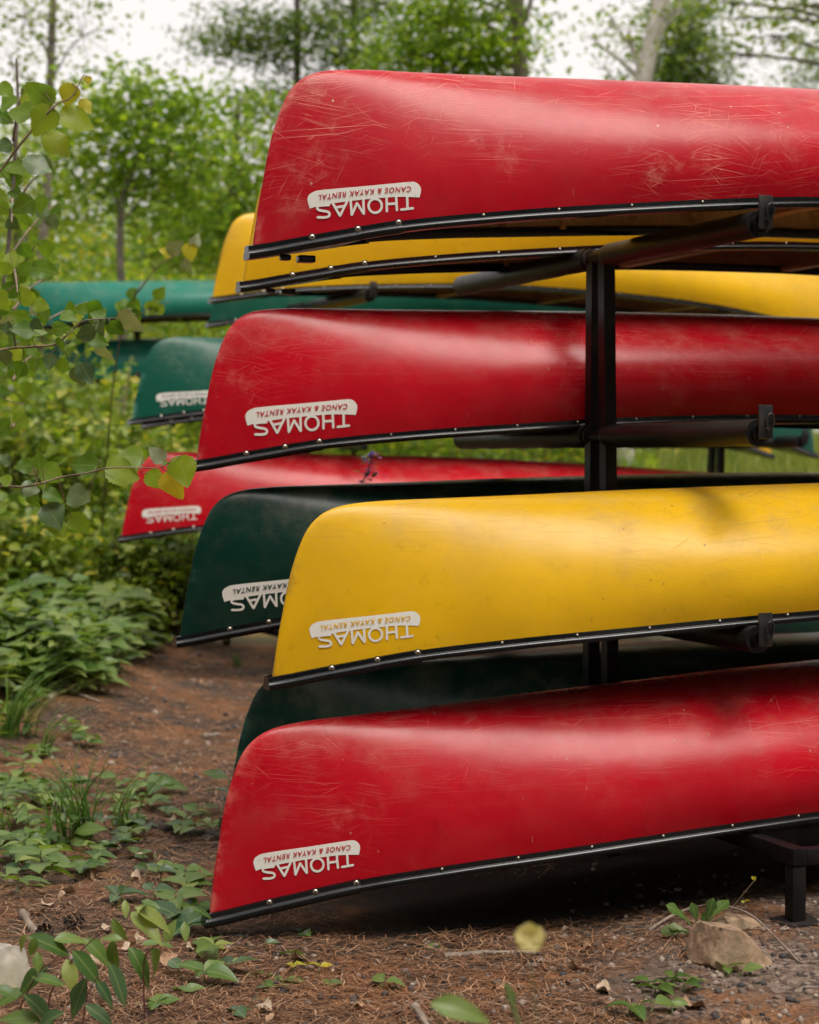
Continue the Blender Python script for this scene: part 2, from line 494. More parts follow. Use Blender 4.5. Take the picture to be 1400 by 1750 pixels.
tag(ground, kind='structure', label='reddish pine needle forest floor with gravel and a grassy rise behind')

# ------------------------------------------------------------------ canoes
L = 5.1
STEM = [(0, 0), (.010, .07), (.021, .14), (.037, .22), (.053, .30), (.074, .373), (.104, .445), (.135, .488), (.180, .519), (.245, .537), (.36, .547), (.5, .551), (.8, .559), (1.3, .574), (2.0, .588), (2.55, .592)]
KC = catmull(STEM, 5)
_SH = catmull([(0, 0), (.1, .020), (.2, .039), (.43, .079), (.7, .108), (.95, .129), (1.5, .168), (2.0, .189), (2.55, .197)], 8)
_BW = catmull([(0, .010), (.05, .026), (.1, .041), (.2, .072), (.43, .142), (.7, .218), (1.0, .290), (1.5, .375), (2.0, .42), (2.55, .436)], 8)
def fold(u): return np.minimum(u, L - u)
def zs(u): return np.interp(fold(u), _SH[:, 0], _SH[:, 1])
def zk(u): return np.interp(fold(u), KC[:, 0], KC[:, 1])
def bw(u): return np.interp(fold(u), _BW[:, 0], _BW[:, 1])
def hw(u, h):
    """Half width of the hull at length u and height h."""
    fr = np.clip((h - zs(u)) / np.maximum(zk(u) - zs(u), 1e-6), 0, 1)
    n = np.interp(fold(u), [0, .3, .8, 1.6, 2.5], [1.7, 1.75, 2.0, 2.3, 2.5])
    bulge = 1 + np.interp(fold(u), [0, .4, 1.5], [0, .03, .09]) * np.sin(np.pi * np.minimum(fr * 1.25, 1))
    return bw(u) * (1 - fr ** n) ** (1 / n) * bulge

def build_hull():
    seg = np.hypot(np.diff(KC[:, 0]), np.diff(KC[:, 1]))
    s = np.concatenate([[0], np.cumsum(seg)]); s /= s[-1]
    us = 2.55 * s ** 1.25
    us[0] = 0
    M_ = 14
    fj = np.sin(np.linspace(0, np.pi / 2, M_ + 1))
    rows = []
    for i in range(1, len(KC)):
        S = np.array([us[i], zs(us[i])]); K = KC[i]
        ring = []
        for j in range(M_ + 1):
            u, h = S + (K - S) * fj[j]
            ring.append((u, 0.0 if j == M_ else float(hw(u, h)), h))
        rows.append([(u, -y, h) for u, y, h in ring] + [(u, y, h) for u, y, h in ring[-2::-1]])
    first = [(0, -.004 if k < M_ else .004, .0005 * min(k, 2 * M_ - k)) for k in range(2 * M_ + 1)]
    rows.insert(0, first)
    rows += [[(L - u, y, h) for u, y, h in r] for r in rows[-2::-1]]
    A = np.array(rows)
    nr, nc = A.shape[:2]
    V = A.reshape(-1, 3)
    i, j = np.meshgrid(np.arange(nr - 1), np.arange(nc - 1), indexing='ij')
    a = (i * nc + j).ravel()
    Fc = np.stack([a, a + 1, a + nc + 1, a + nc], 1)
    return V, Fc
HV, HF = build_hull()
hull_proto = mesh('hull', HV, HF, None, smooth=True)
_nrm = np.zeros(len(HV) * 3, np.float32); hull_proto.vertices.foreach_get('normal', _nrm)
_nrm = _nrm.reshape(-1, 3)
if _nrm[:, 2].mean() < 0: _nrm = -_nrm; HF = HF[:, ::-1].copy(); hull_proto = mesh('hull', HV, HF, None, smooth=True)
IV = HV - _nrm * .009
_keep = np.all((IV[HF][:, :, 0] > .13) & (IV[HF][:, :, 0] < L - .13), axis=1)
liner_proto = mesh('liner', IV, HF[_keep][:, ::-1].copy(), None, smooth=True)

def sweep_side(us, prof, side):
    """Sweep an (out, up) profile along the gunwale."""
    us = np.asarray(us)
    y = bw(us); z = zs(us)
    dy = np.gradient(y, us)
    n = len(prof)
    V, Fc = [], []
    for i in range(len(us)):
        ln = math.hypot(1, dy[i])
        ox, oy = -dy[i] / ln, 1 / ln
        for o, h in prof:
            V.append((us[i] + ox * o, side * (y[i] + oy * o), z[i] + h))
    for i in range(len(us) - 1):
        for k in range(n):
            k2 = (k + 1) % n
            q = (i * n + k, i * n + k2, (i + 1) * n + k2, (i + 1) * n + k)
            Fc.append(q if side < 0 else q[::-1])
    Fc.append(tuple(range(n))); Fc.append(tuple((len(us) - 1) * n + k for k in range(n)))
    return np.array(V), Fc
RAIL = [(.001, .020), (.0055, .019), (.0065, .006), (.013, .003), (.0165, -.002), (.0165, -.008), (.013, -.013), (-.014, -.014), (-.017, -.010), (-.017, .012), (-.010, .018)]
CAPP = [(.002, .0225), (.010, .021), (.0115, .008), (.018, .003), (.0215, -.003), (.0205, -.010), (.016, -.017), (-.002, -.017), (-.002, .0225)]
_u = np.concatenate([np.linspace(.40, 2.55, 40), L - np.linspace(.40, 2.55, 40)[-2::-1]])
rail_meshes = {}
for sd in (-1, 1):
    v, f = sweep_side(_u, RAIL, sd)
    rail_meshes[sd] = mesh('gunwale', v, f, M['vinyl'], True, R(40))
def build_deck(stern=False):
    """Moulded end cap: two side flanges joined by a plate."""
    us = np.concatenate([[0.0], np.linspace(.01, .31, 16)])
    parts = []
    V, Fc = [], []
    sec = []
    for i, u in enumerate(us):
        y0 = float(bw(u)); z0 = float(zs(u))
        x0 = u - (.016 if i == 0 else .012 * max(0, 1 - u / .05))
        near = [(x0, -(y0 + o), z0 + h) for o, h in CAPP[:7]]
        far = [(x0, (y0 + o), z0 + h) for o, h in CAPP[:7]][::-1]
        ring = near + far
        sec.append(ring)
    n = len(sec[0])
    V = [p for r_ in sec for p in r_]
    for i in range(len(sec) - 1):
        for k in range(n - 1):
            Fc.append((i * n + k, i * n + k + 1, (i + 1) * n + k + 1, (i + 1) * n + k))
    Fc.append(tuple(range(n))[::-1])
    Fc.append(tuple((len(sec) - 1) * n + k for k in range(n)))
    parts.append((V, Fc))
    for sd in (-1, 1):
        parts.append(sweep_side(np.linspace(.305, .425, 7), CAPP, sd))
    V, Fc = join(parts)
    if stern: V = V * np.array([-1, 1, 1]) + np.array([L, 0, 0]); Fc = [q[::-1] for q in Fc]
    return mesh('deck_cap', V, Fc, M['vinyl'], True, R(40))
deck_bow, deck_stern = build_deck(), build_deck(True)

def dome(r, h, seg=12):
    V = [(0, 0, h)]
    for rr, hh in ((.45, .9), (.8, .55), (1.0, 0.0)):
        V += [(r * rr * math.cos(2 * math.pi * k / seg), r * rr * math.sin(2 * math.pi * k / seg), h * hh) for k in range(seg)]
    Fc = [(0, 1 + k, 1 + (k + 1) % seg) for k in range(seg)]
    for q in range(2):
        for k in range(seg):
            k2 = (k + 1) % seg
            Fc.append((1 + q * seg + k, 1 + (q + 1) * seg + k, 1 + (q + 1) * seg + k2, 1 + q * seg + k2))
    return np.array(V), Fc
screw_mesh = mesh('screw', *dome(.0085, .0045), M['screw'], True)
_wv = [(.0085 * 1.32 * math.cos(a) if k == 0 else .0085 * .9 * math.cos(a), .0085 * 1.32 * math.sin(a) if k == 0 else .0085 * .9 * math.sin(a), .0012) for k in (0, 1) for a in np.linspace(0, 2 * math.pi, 13)[:-1]]
washer_mesh = mesh('washer', _wv, [(k, (k + 1) % 12, 12 + (k + 1) % 12, 12 + k) for k in range(12)], M['screw_hole'])
socket_mesh = mesh('socket', [(.0033 * math.cos(a), .0033 * math.sin(a), .0049) for a in np.linspace(0, 2 * math.pi, 9)[:-1]], [tuple(range(8))], M['screw_hole'])
rivet_mesh = mesh('rivet', *dome(.0042, .0024, 8), M['screw'], True)

# ---- decal: white canoe shape with the wording, drawn flat then laid on the hull side
def px_to_hull(X, Y):
    u, y = (X - 428) / 534.0, .05
    for _ in range(14):
        # point on near side of a hull whose bow tip stands at (-.472, 5.60), yaw 22 degrees
        k = (X - 700) / F
        u = (k * (5.60 - .927 * y) + .472 - .375 * y) / (.927 - k * .375)
        d = 5.60 + .375 * u - .927 * y
        h = (HORIZON - Y) / F * d - .607
        y = float(hw(np.float64(max(u, .01)), np.float64(h)))
    return u, h
def crop_to_hull(P):
    return np.array([px_to_hull(500 + x / 5.8333, 290 + y / 5.8333) for x, y in P])
def resample(P, step):
    P = np.array(P, float); s = np.concatenate([[0], np.cumsum(np.hypot(*np.diff(P, axis=0).T))])
    n = max(2, int(s[-1] / step) + 1)
    t = np.linspace(0, s[-1], n)
    return np.stack([np.interp(t, s, P[:, 0]), np.interp(t, s, P[:, 1])], 1)
def stroke(P, w):
    P = np.array(P, float)
    t = np.gradient(P, axis=0); t /= np.linalg.norm(t, axis=1)[:, None] + 1e-9
    nrm = np.stack([-t[:, 1], t[:, 0]], 1)
    V = []; Fc = []
    rows = [(P[0] - t[0] * w * .5, .12), (P[0] - t[0] * w * .36, .36), ] + [(p, .5) for p in P] + [(P[-1] + t[-1] * w * .36, .36), (P[-1] + t[-1] * w * .5, .12)]
    nn = [nrm[0], nrm[0]] + list(nrm) + [nrm[-1], nrm[-1]]
    for (p, k), n in zip(rows, nn): V += [p + n * w * k, p - n * w * k]
    for i in range(len(rows) - 1): Fc.append((2 * i, 2 * i + 1, 2 * i + 3, 2 * i + 2))
    return np.array(V), Fc
_el = [(812 + 66 * math.cos(a), 346 + 66 * math.sin(a)) for a in np.linspace(0, 2 * math.pi, 25)]
STROKES = [
    [(1131, 258), (1135, 376)], [(1073, 382), (1188, 369)],
    [(926, 266), (929, 396)], [(1021, 262), (1029, 386)], [(929, 330), (1023, 324)],
    _el,
    [(568, 300), (578, 430)], [(580, 430), (630, 322)], [(632, 322), (697, 420)], [(699, 420), (694, 288)],
    [(392, 326), (460, 438)], [(462, 438), (530, 308)], [(425, 362), (502, 349)],
    [(240, 455), (300, 457), (340, 451), (360, 434), (356, 412), (335, 400), (285, 394), (245, 384), (228, 366), (236, 350), (270, 343), (350, 338)],
]
def edge(P, n): return resample(P, 1e-9 if False else (np.sum(np.hypot(*np.diff(np.array(P, float), axis=0).T)) / (n - 1) - 1e-6))[:n]
TOPE = catmull([(160, 372), (143, 320), (137, 275), (155, 238), (200, 212), (250, 199), (450, 180), (720, 158), (1000, 133), (1180, 118), (1235, 135), (1266, 172), (1268, 215), (1254, 267)], 5)
BOTE = catmull([(160, 372), (215, 356), (360, 328), (500, 308), (700, 286), (900, 269), (1080, 261), (1254, 267)], 6)
NCOL = 60
_te, _be = edge(TOPE, NCOL), edge(BOTE, NCOL)
def decal_flat():
    """White parts in (u, h, lift)."""
    V, Fc, n = [], [], 0
    rows = 5
    for i in range(NCOL):
        for r_ in range(rows + 1):
            V.append((*(_te[i] + (_be[i] - _te[i]) * r_ / rows), .0012))
    for i in range(NCOL - 1):
        for r_ in range(rows):
            a = i * (rows + 1) + r_
            Fc.append((a, a + 1, a + rows + 2, a + rows + 1))
    n = len(V)
    for k, s_ in enumerate(STROKES):
        P = s_ if s_ is _el else resample(s_, 20)
        v, f = stroke(P, 24)
        V += [(x, y, .0014 + .00008 * k) for x, y in v]
        Fc += [tuple(q + n for q in ff) for ff in f]
        n += len(v)
    V = np.array(V)
    UH = crop_to_hull(V[:, :2])
    return UH, V[:, 2], Fc
def text_flat():
    cu = bpy.data.curves.new('wording', 'FONT')
    cu.body = 'CANOE & KAYAK RENTAL'
    cu.size = 1.0; cu.shear = .16; cu.offset = .014; cu.space_character = 1.16; cu.resolution_u = 3
    ob = bpy.data.objects.new('wording_tmp', cu); COL.objects.link(ob)
    bpy.context.view_layer.update()
    me = bpy.data.meshes.new_from_object(ob.evaluated_get(bpy.context.evaluated_depsgraph_get()))
    V = np.array([tuple(v.co) for v in me.vertices]); Fc = [tuple(p.vertices) for p in me.polygons]
    bpy.data.objects.remove(ob); bpy.data.meshes.remove(me); bpy.data.curves.remove(cu)
    x0, x1 = V[:, 0].min(), V[:, 0].max()
    cap = np.percentile(V[:, 1], 98)
    cx = 1170 - (V[:, 0] - x0) / (x1 - x0) * 925
    base = np.interp(cx, [245, 500, 790, 1000, 1170], [245, 213, 187, 172, 163])
    cy = base + V[:, 1] / cap * 50
    return crop_to_hull(np.stack([cx, cy], 1)), Fc
D_UH, D_LIFT, D_F = decal_flat()
T_UH, T_F = text_flat()
def lay(UH, lift, du, dh, s):
    c = np.array([.178, .10])
    Q = (UH - c) * s + c + np.array([du, dh])
    u, h = Q[:, 0], Q[:, 1]
    e = 1e-3
    y = hw(u, h)
    gu = (hw(u + e, h) - y) / e; gh = (hw(u, h + e) - y) / e
    N = np.stack([-gu, np.ones_like(u), -gh], 1); N /= np.linalg.norm(N, axis=1)[:, None]
    Pt = np.stack([u, y, h], 1) + N * np.asarray(lift).reshape(-1, 1)
    Pt[:, 1] *= -1
    return Pt

handle_mesh = mesh('carry_handle', *join([box((.17, 0, -.008), (.05, .04, .020), .003), box((.105, 0, -.006), (.03, .03, .016), .004)]), M['vinyl'], True, R(40))

def canoe(name, label, tip, yaw, hull_m, group, pitch=0.0, zscale=1.0, decal=None, liner='liner', rivets=True, roll=0.0, both=False):
    root = empty(name, tip, (roll, pitch, yaw))
    tag(root, label, 'canoe', group)
    root.scale = (1, 1, zscale)
    hm = hull_proto.copy(); hm.materials.clear(); hm.materials.append(hull_m)
    link('hull', hm, root)
    lm = liner_proto.copy(); lm.materials.clear(); lm.materials.append(M[liner])
    link('liner', lm, root)
    for sd in (-1, 1): link('gunwale', rail_meshes[sd], root)
    dk = link('deck_cap', deck_bow, root)
    link('deck_cap', deck_stern, root)
    if 'topmost' in label:
        link('carry_handle', handle_mesh, root)
    # thwarts and seats hung inside
    for u in (1.75, 2.55, 3.35):
        w = float(bw(u)) - .012
        v, f = box((u, 0, float(zs(u)) + .004), (.055, 2 * w, .02), .004)
        link('thwart', mesh('thwart', v, f, M['wood']), root)
    for u in (1.05, 4.05):
        w = float(bw(u)) - .02; z0 = float(zs(u)) + .05
        ps = [box((u - .11, 0, z0), (.035, 2 * w, .022), .003), box((u + .11, 0, z0), (.035, 2 * w, .022), .003),
              box((u, -w * .62, z0), (.19, .03, .02), .003), box((u, w * .62, z0), (.19, .03, .02), .003)]
        seat = link('seat', mesh('seat', *join(ps), M['wood']), root)
        for sy in (-1, 1):
            for sx in (-.11, .11):
                v, f = tube([(u + sx, sy * (w - .02), z0), (u + sx, sy * (w - .02), float(zs(u)) + .012)], .011, 6)
                link('hanger', mesh('hanger', v, f, M['wood']), seat)
    def stud(me, u, lift, h, nm, par):
        y = float(bw(u)); dy = float(bw(u + .01) - bw(u - .01)) / .02
        ln = math.hypot(1, dy)
        nv = Vector((dy / ln, -1 / ln, 0)) * Vector((-1, 1, 1)).x if False else Vector((-dy / ln, -1 / ln, 0))
        o = link(nm, me, par)
        o.location = (u + nv.x * lift, -(y) + nv.y * lift, float(zs(u)) + h)
        o.rotation_euler = nv.to_track_quat('Z', 'X').to_euler()
        return o
    if rivets:
        for u in (.168, .298, .414):
            s_ = stud(screw_mesh, u, .0108, .0145, 'screw', dk)
            if rivets == 'full':
                stud(washer_mesh, u, .0113, .0145, 'washer', dk)
                stud(socket_mesh, u, .0108, .0145, 'screw_socket', dk)
        u = .66
        while u < 3.3:
            stud(rivet_mesh, u, .006, .0125, 'rivet', root)
            u += .223
    if decal:
        du, dh, s = decal
        dm = mesh('decal', lay(D_UH, D_LIFT, du, dh, s), D_F, M['decal'])
        d = link('decal', dm, root)
        d['label'] = 'white canoe-shaped decal lettered THOMAS, upside down'
        tm = mesh('lettering', lay(T_UH, .0030, du, dh, s), T_F, hull_m)
        link('lettering', tm, d)
    return root

YAW = R(22.0)
UDIR = Vector((math.cos(YAW), math.sin(YAW), 0)); NDIR = Vector((-math.sin(YAW), math.cos(YAW), 0))
BOW0 = Vector((-.472, 5.60, 0))
def along(base, ud, px, z):
    """Slide along a lane until the bow stands at photo column px."""
    k = (px - 700) / F
    s = (k * base.y - base.x) / (ud.x - k * ud.y)
    p = base + ud * s
    return (p.x, p.y, z)
LANE2 = BOW0 + NDIR * 1.10
G1 = 'canoes on the front rack'
canoe('canoe', 'scratched red canoe, topmost on the near side of the front rack', along(BOW0, UDIR, 430, 2.000), YAW, M['red_worn'], G1, decal=(0, -.004, 1), rivets='full', zscale=1.05)
canoe('canoe', 'red canoe at mid height behind the bare black arm and post', along(LANE2, UDIR, 334, 1.362), YAW, M['red'], G1, decal=(.012, .002, 1.17), rivets='full', pitch=.012, zscale=1.055)
canoe('canoe', 'large yellow canoe in front, above the lowest red canoe', along(BOW0, UDIR, 464, .722), YAW, M['yellow'], G1, decal=(-.05, .004, .98), rivets='full', zscale=.99, pitch=-.004)
canoe('canoe', 'lowest red canoe with its bow nearly touching the ground', along(BOW0, UDIR, 357, .036), YAW, M['red'], G1, pitch=-.030, zscale=1.03, decal=(-.03, .006, .93), rivets='full')
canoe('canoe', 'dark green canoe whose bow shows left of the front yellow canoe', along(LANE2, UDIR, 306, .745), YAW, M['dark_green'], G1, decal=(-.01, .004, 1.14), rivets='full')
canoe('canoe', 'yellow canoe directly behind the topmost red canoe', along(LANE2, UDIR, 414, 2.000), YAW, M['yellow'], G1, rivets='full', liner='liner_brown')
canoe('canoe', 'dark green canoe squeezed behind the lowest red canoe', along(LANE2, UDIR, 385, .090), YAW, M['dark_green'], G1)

YAW2 = R(25); U2 = Vector((math.cos(YAW2), math.sin(YAW2), 0)); N2 = Vector((-math.sin(YAW2), math.cos(YAW2), 0))
B2 = Vector((-1.23, 11.7, 0)); B2F = B2 + N2 * 1.1
G2 = 'canoes on the second rack behind'
canoe('canoe', 'yellow canoe on top of the second rack, behind the front yellow bow', along(B2, U2, 362, 2.362), YAW2, M['yellow'], G2, pitch=.04, zscale=1.06, liner='liner_brown')
canoe('canoe', 'green canoe with white decal at mid height of the second rack', along(B2, U2, 224, 1.605), YAW2, M['green'], G2, pitch=.04, decal=(-.02, .002, 1.0))
canoe('canoe', 'bright red canoe low on the second rack behind the branch', along(B2, U2, 206, .895), YAW2, M['red'], G2, pitch=.04, decal=(-.04, .002, 1.05))
canoe('canoe', 'green canoe mostly hidden behind the rear yellow canoe', along(B2F, U2, 357, 2.29), YAW2, M['green'], G2, pitch=.04)
canoe('canoe', 'yellow canoe whose rail peeks out under the rear green canoe', along(B2F, U2, 246, 1.60), YAW2, M['yellow'], G2, pitch=.04)
canoe('canoe', 'added dark green canoe at the foot of the second rack, darkening the gap under the front yellow rail', along(B2, U2, 500, .10), YAW2, M['dark_green'], G2, pitch=.03, rivets=False)  # extra canoe added to darken the bright gap below the yellow hull
YAW3 = R(8); U3 = Vector((math.cos(YAW3), math.sin(YAW3), 0))
G3 = 'green canoes on the farthest rack'
canoe('canoe', 'pale green canoe highest on the farthest rack at left', tuple(at(22, 0, 20.0).xy) + (2.70,), YAW3, M['green_faded'], G3)
canoe('canoe', 'green canoe lower on the farthest rack, left of the decal canoe', tuple(at(60, 0, 20.2).xy) + (2.10,), YAW3, M['green_faded'], G3)

# ------------------------------------------------------------------ racks
def rack(name, label, origin, yaw, pitch, stations, levels, base_top, arm_len=2.3, post_p=1.06, base=True, ground_z=None):
    """origin: foot of the near arm ends at the first station; local x along the canoes, y across, z up from 0."""
    root = empty(name, origin, (0, pitch, yaw))
    tag(root, label, 'rack', 'canoe racks')
    top = max(levels) + .02
    gr = -.06 if ground_z is None else ground_z
    for sx in stations:
        for pn, sp, tp in ((0, -.085, -.044), (1, .085, .044)):
            # leaning square tube post
            w = .0225
            V = []
            for z, p in ((gr, sp), (top, tp)):
                for a, b in ((-w, -w), (w, -w), (w, w), (-w, w)): V.append((sx + a, post_p + p + b, z))
            Fc = [(0, 1, 5, 4), (1, 2, 6, 5), (2, 3, 7, 6), (3, 0, 4, 7), (4, 5, 6, 7), (3, 2, 1, 0)]
            link('post', mesh('post', V, Fc, M['steel']), root)
        for z in levels:
            ya, yb = .012, arm_len
            arm = link('arm', mesh('arm', *tube([(sx - .0, ya, z), (sx, yb, z)], .028, 12), M['steel'], True, R(40)), root)
            for y0, y1 in ((.03, post_p - .075), (post_p + .085, arm_len - .01)):
                n = 12
                pts = [(sx, y0 + (y1 - y0) * k / n, z) for k in range(n + 1)]
                rd = [.0415 + .0012 * math.sin(k * 2.3 + z * 9) for k in range(n + 1)]
                link('sleeve', mesh('sleeve', *tube(pts, rd, 16), M['sleeve'], True, R(50)), arm)
            # clamp collars at the post
            for y in (-.07, .06):
                link('collar', mesh('collar', *tube([(sx, post_p + y, z), (sx, post_p + y + .018, z)], .036, 14), M['steel_plate'], True, R(40)), arm)
            plate = link('end_plate', mesh('end_plate', *box((sx + .006, -.002, z + .033), (.050, .008, .104), .0035), M['steel_plate'], True, R(40)), arm)
            a = np.linspace(R(-60), R(240), 15)
            ring = [(sx + .016 + .0125 * math.cos(t), -.012 - .004 * math.sin(t), z + .034 + .024 * math.sin(t)) for t in a]
            link('ring', mesh('ring', *tube(ring, .0042, 8), M['steel_plate'], True), plate)
            link('bolt', mesh('bolt', *join([tube([(sx + .008, -.006, z + .012), (sx + .008, -.020, z + .010)], .0075, 6), tube([(sx + .008, -.006, z + .012), (sx + .008, -.0085, z + .012)], .013, 12)]), M['steel_plate'], True, R(40)), plate)
    if base:
        zt = base_top; w = .05; y0, y1 = -.20, arm_len + .15
        x0, x1 = stations[0], stations[-1]
        for sx in stations:
            link('cross_beam', mesh('cross_beam', *box((sx, (y0 + y1) / 2, zt - w / 2), (w, y1 - y0, w), .004), M['steel'], True, R(40)), root)
            for yy in (y0 + .028, y1 - .028):
                leg = link('leg', mesh('leg', *box((sx, yy, (zt - w - .003 + gr - .05) / 2), (w - .004, w - .004, zt - w - .003 - gr + .05), .004), M['steel'], True, R(40)), root)
                fz = gr + .058
                V, Fc = [], []
                for k, (a, b, dz) in enumerate(((-.06, -.05, .0), (.055, -.062, .004), (.066, .05, .012), (-.05, .06, .003))):
                    V += [(sx + a, yy + b, fz + dz), (sx + a, yy + b, fz + dz - .006)]
                Fc = [(0, 2, 4, 6), (7, 5, 3, 1), (0, 1, 3, 2), (2, 3, 5, 4), (4, 5, 7, 6), (6, 7, 1, 0)]
                link('foot_plate', mesh('foot_plate', V, Fc, M['steel_plate']), leg)
        for yy in (y0 + .025, y1 - .025):
            link('long_beam', mesh('long_beam', *box(((x0 + x1) / 2, yy, zt - w / 2 - .003), (x1 - x0 - w - .001, w - .003, w - .003), .004), M['steel'], True, R(40)), root)
            for sx in stations: pass
    return root
A1 = BOW0 + UDIR * 1.494 - NDIR * .44
rack('canoe_rack', 'black steel canoe rack with sleeved arms holding the front canoes', (A1.x, A1.y, 0), YAW, 0, [0, 2.2], [2.111, 1.472, .839], .243, ground_z=-.035)
A2 = B2 + U2 * .80 - N2 * .44
g2 = gz(A2.x, A2.y)
rack('canoe_rack', 'black canoe rack behind, carrying the rear yellow, green and red canoes', (A2.x, A2.y, 0), YAW2, .04, [0, 3.3], [2.40, 1.635, .925], .22, ground_z=-.25)
p3 = at(22, 0, 20.0)
A3 = Vector((p3.x, p3.y, 0)) + U3 * 1.3 - Vector((-U3.y, U3.x, 0)) * .44
rack('canoe_rack', 'far canoe rack half hidden in shrubs under the pale green canoes', (A3.x, A3.y, 0), YAW3, 0, [0, 2.4], [2.805, 2.205, 1.5], .9, ground_z=.3)

# ------------------------------------------------------------------ trees
LEAFG = leaf_material('maple_leaves', [(0, (.065, .125, .02)), (.35, (.12, .205, .03)), (.7, (.18, .27, .04)), (1, (.28, .34, .055))], .55, .45, patch=.5, tcol=1.2)
LEAFY = leaf_material('yellow_green_leaves', [(0, (.09, .165, .03)), (.5, (.18, .27, .045)), (.85, (.27, .32, .06)), (1, (.46, .38, .08))], .55, .45, patch=.5, tcol=1.15)
LEAFP = leaf_material('pine_needles', [(0, (.055, .10, .03)), (.5, (.10, .165, .05)), (1, (.17, .23, .065))], .42, .5, patch=.4)
LEAFB = leaf_material('birch_leaves', [(0, (.10, .16, .035)), (.5, (.18, .25, .05)), (1, (.26, .31, .075))], .5, .45, patch=.4)
LEAFU = leaf_material('undergrowth_leaves', [(0, (.08, .14, .025)), (.3, (.15, .23, .04)), (.65, (.23, .31, .06)), (.9, (.33, .37, .08)), (1, (.50, .42, .08))], .4, .4, patch=.5)

LEAFW = leaf_material('added_wood_leaves', [(0, (.03, .06, .012)), (.5, (.055, .10, .02)), (1, (.09, .14, .03))], .3, .5, patch=0)
def leaf_cloud(C, size, up=.5, slim=.55, rng=RNG):
    """Leaf-sized folded blades at the points C (N,3)."""
    n = len(C)
    s = size * rng.uniform(.6, 1.3, n)
    d = rng.normal(size=(n, 3)); d[:, 2] *= .5; d[:, 2] -= .25
    d /= np.linalg.norm(d, axis=1)[:, None]
    nr = rng.normal(size=(n, 3)); nr[:, 2] += up * 2
    nr -= d * (nr * d).sum(1)[:, None]; nr /= np.linalg.norm(nr, axis=1)[:, None] + 1e-9
    w = np.cross(nr, d)
    base = C - d * s[:, None] * .5
    tip = C + d * s[:, None] * .5 - nr * s[:, None] * .06
    lf = C - d * s[:, None] * .08 + w * s[:, None] * slim * .5 + nr * s[:, None] * .10
    rt = C - d * s[:, None] * .08 - w * s[:, None] * slim * .5 + nr * s[:, None] * .10
    V = np.stack([base, lf, tip, rt], 1).reshape(-1, 3)
    k = np.arange(n)[:, None] * 4
    Fc = np.concatenate([k + np.array([[0, 2, 1]]), k + np.array([[0, 3, 2]])], 1).reshape(-1, 3)
    return V, Fc

def clump_points(c, r, nclump, per, sig, rng=RNG):
    """Points in little flat sprays spread through an ellipsoid."""
    q = rng.normal(size=(nclump, 3)); q /= np.linalg.norm(q, axis=1)[:, None]
    q *= rng.uniform(.25, 1.0, (nclump, 1)) ** .6
    cc = np.array(c) + q * np.array(r)
    k = rng.poisson(per, nclump) + 1
    P = np.repeat(cc, k, axis=0)
    P = P + rng.normal(size=P.shape) * np.array(sig)
    return P, cc

def limb(a, b, r0, r1, sag=.1, n=5):
    a, b = Vector(a), Vector(b)
    pts = []
    for k in range(n + 1):
        t = k / n
        p = a.lerp(b, t); p.z += sag * math.sin(math.pi * t) * (b - a).length
        p.x += .04 * math.sin(7 * t + a.x) * t; pts.append(p)
    return tube(pts, [r0 + (r1 - r0) * k / n for k in range(n + 1)], 6)

def tree(name, label, trunk_pts, r0, r1, clumps, leaf_m, bark, size=.13, group='trees behind the racks', d=None, up=.5, slim=.55, sig=(.36, .36, .10), fork=None):
    """trunk_pts: (px, py, d) down to the ground; clumps: (px, py, rx_px, ry_px, nclump, per, d)."""
    P = [at(*t) for t in trunk_pts]
    g0 = P[-1]; gzz = gz(g0.x, g0.y) - .1
    P.append(Vector((g0.x, g0.y, gzz)))
    root = empty(name, (g0.x, g0.y, gzz))
    tag(root, label, 'tree', group)
    o = Vector((g0.x, g0.y, gzz))
    loc = catmull([tuple(p - o) for p in P[::-1]], 4)
    n = len(loc)
    parts = [tube(loc, [r0 + (r1 - r0) * k / (n - 1) for k in range(n)], 9)]
    tr = link('trunk', mesh('trunk', *parts[0], M[bark], True), root)
    pts = []
    for (px, py, rx, ry, nc, per, dd) in clumps:
        c = at(px, py, dd) - o
        s_ = dd / F
        rad = (rx * s_, max(rx, ry) * s_ * .8, ry * s_)
        Pn, cc = clump_points(c, tuple(1.12 * q for q in rad), nc, per * .62, sig)
        pts.append(Pn)
        # limb from the trunk to the clump, then a few shoots
        j = int(np.argmin(np.linalg.norm(loc - np.array([loc[0][0], loc[0][1], c.z - .5]), axis=1)))
        j = max(1, min(j, n - 1))
        rl = max(.012, (r0 + (r1 - r0) * j / (n - 1)) * .35)
        lv, lf = limb(loc[j], c, rl, rl * .4, .06)
        br = [(lv, lf)]
        for q in cc[:: max(1, len(cc) // 7)]:
            br.append(limb(c, q, rl * .4, rl * .15, .05, 3))
        link('limb', mesh('limb', *join(br), M[bark], True), root)
    if fork:
        for fk in fork:
            fp = [at(*t) - o for t in fk[0]]
            link('limb', mesh('limb', *tube(catmull([tuple(p) for p in fp], 4), list(np.linspace(fk[1], fk[2], (len(fp) - 1) * 4 + 1)), 7), M[bark], True), root)
    V, Fc = leaf_cloud(np.vstack(pts), size, up, slim)
    link('crown', mesh('crown', V, Fc, leaf_m), root)
    return root

